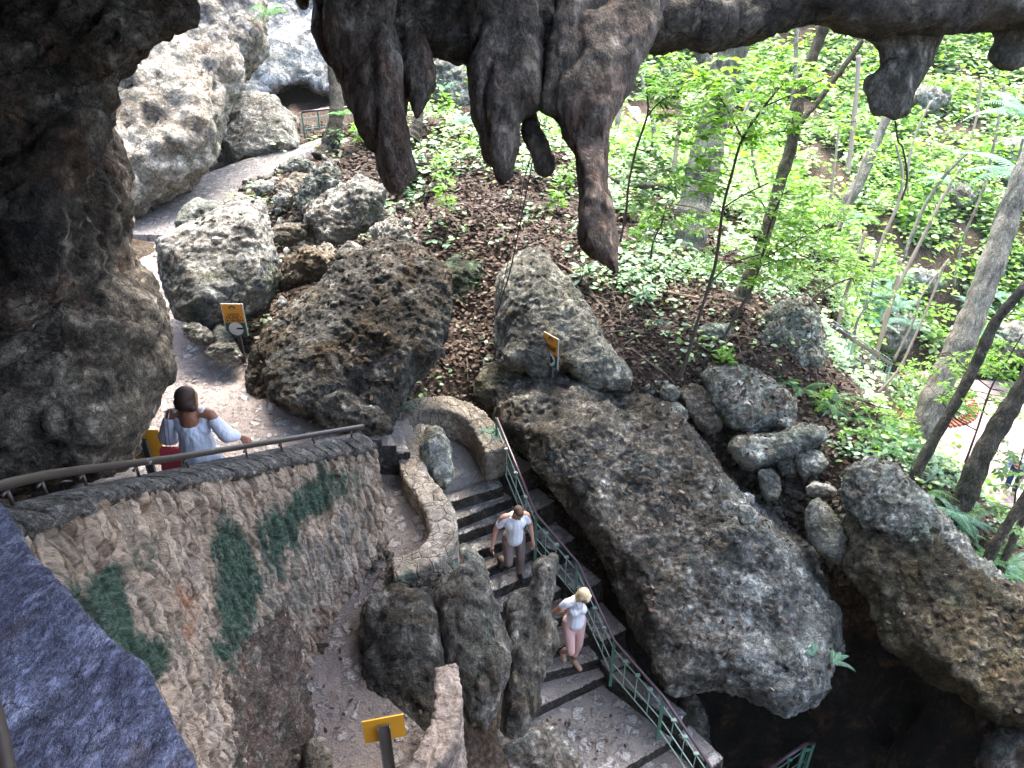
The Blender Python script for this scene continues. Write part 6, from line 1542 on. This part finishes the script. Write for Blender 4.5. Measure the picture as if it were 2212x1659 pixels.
def head(bd, c, fwd, up=(0, 0, 1), s=1.0):
    c = Vector(c); f = Vector(fwd).normalized(); u = Vector(up); u = (u - f * u.dot(f)).normalized(); r_ = f.cross(u)
    R = Matrix((r_, f, u)).transposed()
    bd.ell(c + u * .02 * s, (.074 * s, .092 * s, .095 * s), R)          # skull
    bd.ell(c + f * .035 * s - u * .045 * s, (.056 * s, .058 * s, .066 * s), R)   # jaw
    bd.ell(c + f * .075 * s - u * .095 * s, (.024 * s, .02 * s, .018 * s), R)      # chin
    bd.cap(c + f * .092 * s + u * .005 * s, .009 * s, c + f * .112 * s - u * .028 * s, .014 * s)   # nose
    bd.cap(c + f * .090 * s - u * .062 * s - r_ * .018 * s, .009 * s, c + f * .090 * s - u * .062 * s + r_ * .018 * s, .009 * s)   # lips
    for q in (-1, 1):
        bd.ell(c + r_ * .076 * s * q - u * .012 * s - f * .005 * s, (.010 * s, .018 * s, .030 * s), R)
        bd.cap(c + f * .083 * s + u * .022 * s + r_ * .018 * s * q, .010 * s, c + f * .078 * s + u * .02 * s + r_ * .042 * s * q, .009 * s)  # brow
    return R, c, f, u, r_
def features(e, c, f, u, r_, s, lip=(.35, .12, .10)):
    mt = M.setdefault('eye_dark', flat_mat('dark eyes and brows', (.03, .02, .015), .4, .5)); ml = M.setdefault('lips', flat_mat('lips', lip, .4, .4))
    for q in (-1, 1):
        v, fc = ico(.009 * s, c + f * .089 * s + r_ * .030 * s * q + u * .002 * s); mb = MB(); mb.add(v, fc); mb.build('eye', mt, e, True)
    mb = MB(); mb.bar(c + f * .0985 * s - u * .063 * s - r_ * .02 * s, c + f * .0985 * s - u * .063 * s + r_ * .02 * s, .006 * s); mb.build('mouth', ml, e)

def person_at(label, foot, yaw, s=1.0):
    e = empty('person', tuple(foot), yaw); e.scale = (s, s, s); tag(e, label, 'person'); return e

# --- man in a white V neck shirt walking down, phone in hand (faces the viewer: local +y points along the stairs towards the camera)
def yaw_for(dx, dy): return math.atan2(-dx, dy)
mf = PZ(1119, 1250, -8.80)
MAN_S = .93
e = person_at('man in white V neck shirt and taupe trousers stepping down the stairs', mf + Vector((-.07, .0, 0.015)), yaw_for(.22, -1), MAN_S)
# local right (+x) is the image left
bd = Body(); hc = (-.03, .21, 1.585)
bd.limb([((0, .02, 1.0), .11), ((0, .05, 1.2), .115), ((0, .09, 1.38), .11)])
bd.cap((-.17, .08, 1.42), .055, (.17, .08, 1.42), .055); bd.cap((0, .10, 1.44), .055, (-.01, .16, 1.53), .05)
R_, c_, f_, u_, r_ = head(bd, hc, (-.12, .80, -.52))
bd.limb([((.19, .08, 1.41), .052), ((.30, .03, 1.14), .042), ((.37, .12, .92), .028)]); bd.limb([((-.19, .09, 1.41), .052), ((-.27, .03, 1.14), .042), ((-.28, .15, .93), .028)])
hand(bd, (.37, .12, .92), (.40, .15, .80), (-.6, .3, 0), 1.05, .6, 1); hand(bd, (-.28, .15, .93), (-.285, .19, .82), (.6, .4, 0), 1.05, .45, -1)
bd.limb([((.10, .0, .92), .085), ((.12, .17, .52), .055), ((.19, -.16, .34), .04)]); bd.limb([((-.10, .0, .92), .085), ((-.11, .05, .50), .055), ((-.10, -.01, .10), .04)])
bd.done('body', M['skin_pink'], e, .010, 3)
features(e, c_, f_, u_, r_, 1.0)
b2 = Body(); b2.ell(c_ + u_ * .035 - f_ * .022, (.080, .088, .088), R_); b2.ell(c_ + u_ * .06 + f_ * .02, (.066, .066, .058), R_); b2.done('hair', M['hair_short'], e, .009, 2)
b2 = Body(); b2.limb([((0, .03, .93), .155), ((0, .05, 1.10), .14), ((0, .07, 1.25), .15), ((0, .085, 1.36), .135)]); b2.ell((.07, .09, 1.30), (.115, .115, .14)); b2.ell((-.07, .09, 1.30), (.115, .115, .14))
b2.cap((-.15, .075, 1.40), .070, (.15, .075, 1.40), .070)
b2.limb([((.17, .075, 1.39), .070), ((.24, .05, 1.25), .064)]); b2.limb([((-.17, .085, 1.39), .070), ((-.22, .05, 1.25), .064)])
sh = b2.done('shirt', M['white_shirt'], e, .012, 3)
v_ = MB(); v_.add([(-.065, .168, 1.455), (.065, .168, 1.455), (0, .222, 1.335)], [(0, 1, 2)])
b2 = Body(); b2.cap((-.045, .145, 1.47), .02, (0, .20, 1.35), .012); b2.cap((.045, .145, 1.47), .02, (0, .20, 1.35), .012); b2.cap((0, .13, 1.47), .055, (0, .195, 1.375), .016); b2.done('neck_opening', M['skin_pink'], e, .009, 1)
b2 = Body(); b2.cap((-.08, .015, .96), .11, (.08, .015, .96), .11); b2.limb([((.095, .01, .90), .105), ((.12, .17, .52), .072), ((.175, -.10, .38), .058)]); b2.limb([((-.095, .0, .90), .105), ((-.11, .055, .50), .072), ((-.10, -.005, .13), .058)])
b2.done('trousers', M['taupe'], e, .012, 3)
for nm, q0, q1 in (('shoe', (.195, -.20, .30), (.20, -.10, .19)), ('shoe', (-.10, -.03, .05), (-.115, .17, .035))):
    b2 = Body(); b2.cap(q0, .048, q1, .042); b2.done(nm, M['shoe_black'], e, .010, 2)
mb = MB(); mb.box((.40, .17, .80), (.012, .075, .15), Matrix.Rotation(.3, 3, 'X') @ Matrix.Rotation(.5, 3, 'Z')); ph = mb.build('phone', M['shoe_black'])
ph.data.transform(Matrix.Translation(e.location) @ Matrix.Rotation(e.rotation_euler.z, 4, 'Z') @ Matrix.Scale(MAN_S, 4)); tag(ph, 'black phone held low in the man’s hand on the stairs'.replace('’', ''), 'phone')

# --- blond woman in white top and pale pink trousers, arms behind her back
wf_ = PZ(1239, 1440, -9.60)
e = person_at('blond woman in white top and pale pink trousers coming down the stairs', wf_ + Vector((-.03, .03, .02)), yaw_for(.35, -1), 1.02)
bd = Body(); hc = (-.05, .15, 1.53)
bd.limb([((0, .0, .95), .10), ((0, .02, 1.15), .095), ((0, .05, 1.33), .09)]); bd.cap((-.14, .04, 1.36), .045, (.14, .04, 1.36), .045); bd.cap((0, .06, 1.38), .045, (-.03, .11, 1.47), .042)
R_, c_, f_, u_, r_ = head(bd, hc, (-.40, .72, -.50), s=.95)
bd.limb([((.165, .04, 1.35), .043), ((.27, -.06, 1.12), .034), ((.12, -.17, .96), .024)]); bd.limb([((-.165, .04, 1.35), .043), ((-.22, -.10, 1.12), .034), ((-.06, -.18, .97), .024)])
hand(bd, (.12, -.17, .96), (.02, -.19, .92), (0, 1, 0), .9, .4, 1); hand(bd, (-.06, -.18, .97), (.02, -.20, .93), (0, 1, 0), .9, .4, -1)
bd.limb([((.09, .0, .88), .085), ((.10, .16, .50), .05), ((.12, -.06, .25), .036)]); bd.limb([((-.08, .0, .88), .085), ((-.07, .05, .47), .05), ((-.04, -.01, .09), .034)])
bd.done('body', M['skin_brown'], e, .010, 3); features(e, c_, f_, u_, r_, .95, (.40, .13, .12))
b2 = Body(); b2.ell(c_ + u_ * .035 - f_ * .02, (.088, .092, .088), R_); b2.ell(c_ - f_ * .045 - u_ * .03, (.084, .058, .10), R_)
for q in (-1, 1): b2.cap(c_ + r_ * .070 * q + u_ * .03, .032, c_ + r_ * .074 * q - u_ * .085 - f_ * .01, .026)
b2.cap(c_ + u_ * .075 + f_ * .055 - r_ * .03, .025, c_ + u_ * .045 + f_ * .080 + r_ * .04, .02)
b2.done('hair', M['hair_blond'], e, .009, 2)
b2 = Body(); b2.limb([((0, .02, .93), .145), ((0, .02, 1.08), .115), ((0, .03, 1.22), .125), ((0, .045, 1.32), .11)]); b2.ell((.065, .10, 1.22), (.07, .075, .07)); b2.ell((-.065, .10, 1.22), (.07, .075, .07)); b2.cap((-.125, .04, 1.355), .064, (.125, .04, 1.355), .064)
b2.limb([((.145, .04, 1.35), .062), ((.19, .01, 1.28), .056)]); b2.limb([((-.145, .04, 1.35), .062), ((-.175, .0, 1.28), .056)])
b2.done('top', M['white_shirt'], e, .011, 3)
b2 = Body(); b2.cap((-.075, .0, .93), .105, (.075, .0, .93), .105); b2.limb([((.085, .0, .88), .10), ((.10, .165, .50), .062), ((.115, -.02, .32), .050)]); b2.limb([((-.085, .0, .88), .10), ((-.07, .055, .47), .062), ((-.045, .0, .20), .050)])
b2.done('trousers', M['pink_trousers'], e, .011, 3)
for q0, q1 in (((.12, -.09, .21), (.13, .02, .17)), ((-.04, -.02, .045), (-.07, .15, .035))):
    b2 = Body(); b2.cap(q0, .042, q1, .036); b2.done('shoe', M['shoe_tan'], e, .010, 2)
mb = MB(); q = catmull([(-.045, .125, 1.40), (-.03, .165, 1.33), (0, .178, 1.31), (.03, .165, 1.33), (.045, .125, 1.40)], 4); mb.tube(q, .003, 5); q_ = mb.build('necklace', M['chain'], e)

# --- woman seen from behind at the handrail
wb = Vector((-3.05, 6.25, -5.37))
hp_ = P(403, 857, 7.3); wb = Vector((hp_.x, hp_.y, hp_.z - 1.50))
e = person_at('woman with dark bob and white off shoulder blouse seen from behind at the handrail', wb, 0.0, 1.0)
# local +x is image right, +y away from the viewer; the hand rests on the rail
railh = P(541, 958, 7.6) - wb
bd = Body(); hc = (.0, .0, 1.50)
bd.limb([((-.02, .0, .90), .13), ((-.01, -.01, 1.12), .12), ((0, -.02, 1.30), .105)]); bd.cap((-.17, -.02, 1.325), .052, (.17, -.02, 1.325), .052); bd.cap((0, -.02, 1.34), .06, (0, -.01, 1.43), .052)
R_, c_, f_, u_, r_ = head(bd, hc, (.35, .92, -.15))
hx, hy, hzz = railh
el = Vector((.33, -.05, 1.10)); wr = Vector((hx - .10, hy + .02, hzz + .07))
bd.limb([((.19, -.02, 1.32), .05), (tuple(el), .042), (tuple(wr), .028)])
hand(bd, tuple(wr), (hx + .03, hy, hzz + .02), (0, 0, -1), 1.0, .7, 1)
bd.limb([((-.19, -.02, 1.32), .05), ((-.27, .02, 1.06), .042), ((-.25, .20, .98), .03)]); hand(bd, (-.25, .20, .98), (-.22, .30, .98), (1, 0, 0), 1.0, .5, 1)
bd.limb([((.09, 0, .86), .09), ((.10, .03, .46), .06), ((.10, -.02, .07), .042), ((.11, .12, .035), .038)]); bd.limb([((-.10, 0, .86), .09), ((-.10, .02, .46), .06), ((-.10, -.02, .07), .042), ((-.11, .12, .035), .038)])
bd.done('body', M['skin_tan'], e, .011, 3); features(e, c_, f_, u_, r_, 1.0)
b2 = Body(); b2.ell(c_ + u_ * .015 - f_ * .02, (.096, .102, .100), R_); b2.ell(c_ - u_ * .05 - f_ * .035, (.108, .088, .080), R_); b2.cap(c_ - r_ * .085 - u_ * .10 - f_ * .03, .038, c_ + r_ * .085 - u_ * .09 - f_ * .03, .038)
b2.cap(c_ - r_ * .06 - u_ * .09 - f_ * .05, .035, c_ + r_ * .07 - u_ * .09 - f_ * .03, .035)
hr_ = b2.done('hair', M['hair_brown'], e, .010, 2)
b2 = Body(); b2.cap(c_ + r_ * .092 + f_ * .02 + u_ * .05, .018, c_ + r_ * .098 + f_ * .015 - u_ * .07, .018); b2.cap(c_ + r_ * .098 + f_ * .015 - u_ * .07, .016, c_ + r_ * .092 + f_ * .02 - u_ * .155, .007); b2.done('hair_streak', M['hair_light'], e, .007, 1)
b2 = Body(); b2.limb([((-.02, .0, .80), .20), ((-.01, .0, 1.0), .165), ((-.005, -.01, 1.14), .15)])
b2.cap((-.07, -.015, 1.17), .105, (.07, -.015, 1.17), .105); b2.cap((-.105, -.02, 1.18), .06, (-.125, -.02, 1.345), .045); b2.cap((.105, -.02, 1.18), .06, (.125, -.02, 1.345), .045)
b2.cap((-.10, -.05, 1.19), .052, (.10, -.05, 1.19), .052)
b2.done('blouse', M['white_blouse'], e, .011, 3)
b2 = Body(); el2 = el + (wr - el) * .62
b2.limb([((.225, -.03, 1.24), .066), (tuple(el + Vector((-.01, 0, 0))), .082), (tuple(el2), .058)]); b2.done('sleeve', M['white_blouse'], e, .011, 2)
b2 = Body(); b2.limb([((-.215, -.02, 1.24), .066), ((-.285, .0, 1.04), .088), ((-.275, .06, .98), .07)]); b2.done('sleeve', M['white_blouse'], e, .011, 2)
b2 = Body(); b2.limb([((.09, 0, .84), .115), ((.10, .03, .46), .085), ((.10, -.01, .14), .07)]); b2.limb([((-.10, 0, .84), .115), ((-.10, .02, .46), .085), ((-.10, -.01, .14), .07)]); b2.done('trousers', M['white_shirt'], e, .014, 2)
# her bag
bag = empty('handbag', (wb.x - .235, wb.y - .10, wb.z + .72)); tag(bag, 'coral red handbag hanging from the woman by a chain strap', 'handbag')
mb = MB(); mb.add([(-.13,-.05,0),(.12,-.05,0),(.12,.05,0),(-.13,.05,0),(-.10,-.035,.26),(.10,-.035,.26),(.10,.035,.26),(-.10,.035,.26)], [(3,2,1,0),(4,5,6,7),(0,1,5,4),(1,2,6,5),(2,3,7,6),(3,0,4,7)])
o = mb.build('bag_body', M['bag_red'], bag, True); bv = o.modifiers.new('b', 'BEVEL'); bv.width = .02; bv.segments = 3; bake(o)
mb = MB()
for sx in (-.035, .0): mb.tube(catmull([(sx, .0, .25), (sx + .03, -.02, .42), (sx + .055, -.01, .58), (sx + .065, .05, .66)], 5), .0055, 6)
mb.build('strap', M['chain'], bag)

# --- person half hidden at the right edge on the plaza
pr = PZ(2180, 1062, ZP)
e = person_at('person in blue jeans and light shirt bending on the plaza at the right edge', pr, yaw_for(-.6, -.6), 1.0)
bd = Body(); bd.limb([((0, .0, .95), .12), ((0, .18, 1.12), .12), ((0, .36, 1.22), .11)]); head(bd, (0, .56, 1.25), (0, .6, -.8)); bd.cap((0, .38, 1.24), .05, (0, .50, 1.26), .05)
bd.limb([((.18, .36, 1.2), .05), ((.24, .45, .95), .04), ((.2, .55, .75), .03)]); bd.limb([((-.18, .36, 1.2), .05), ((-.24, .45, .95), .04), ((-.2, .55, .75), .03)])
hand(bd, (.2, .55, .75), (.18, .6, .62), (-1, 0, 0), 1, .5, 1); hand(bd, (-.2, .55, .75), (-.18, .6, .62), (1, 0, 0), 1, .5, -1)
bd.limb([((.1, 0, .9), .08), ((.1, .05, .5), .06), ((.1, -.03, .08), .045), ((.1, .12, .04), .04)]); bd.limb([((-.1, 0, .9), .08), ((-.1, .05, .5), .06), ((-.1, -.03, .08), .045), ((-.1, .12, .04), .04)]); bd.done('body', M['skin_pink'], e, .015, 2)
b2 = Body(); b2.limb([((0, .02, .98), .17), ((0, .2, 1.14), .17), ((0, .35, 1.22), .14)]); b2.cap((-.16, .36, 1.21), .09, (.16, .36, 1.21), .09); b2.limb([((.18, .36, 1.2), .085), ((.24, .45, .97), .07)]); b2.limb([((-.18, .36, 1.2), .085), ((-.24, .45, .97), .07)]); b2.done('shirt', M['shirt_blue'], e, .016, 2)
b2 = Body(); b2.cap((-.08, 0, .93), .13, (.08, 0, .93), .13); b2.limb([((.1, 0, .9), .11), ((.1, .05, .5), .085), ((.1, -.02, .1), .07)]); b2.limb([((-.1, 0, .9), .11), ((-.1, .05, .5), .085), ((-.1, -.02, .1), .07)]); b2.done('jeans', M['denim'], e, .016, 2)
b2 = Body(); b2.ell((0, .55, 1.30), (.09, .10, .09)); b2.done('hair', M['hair_short'], e, .014, 2)
# ------------------------------------------------------------------ added haze imitating the overexposed fade of the forest
hb = MB(); hb.box((25, 38, 3), (160, 150, 42))
m, nt, out = nmat('added glare haze')
pv = nt.nodes.new('ShaderNodeVolumePrincipled'); pv.inputs['Color'].default_value = (.92, .97, .95, 1); pv.inputs['Density'].default_value = .0002; pv.inputs['Anisotropy'].default_value = .2
nt.links.new(pv.outputs[0], out.inputs['Volume'])
tag(hb.build('haze', m), 'faint haze added to imitate overexposure among the trees', 'haze', kind='stuff')
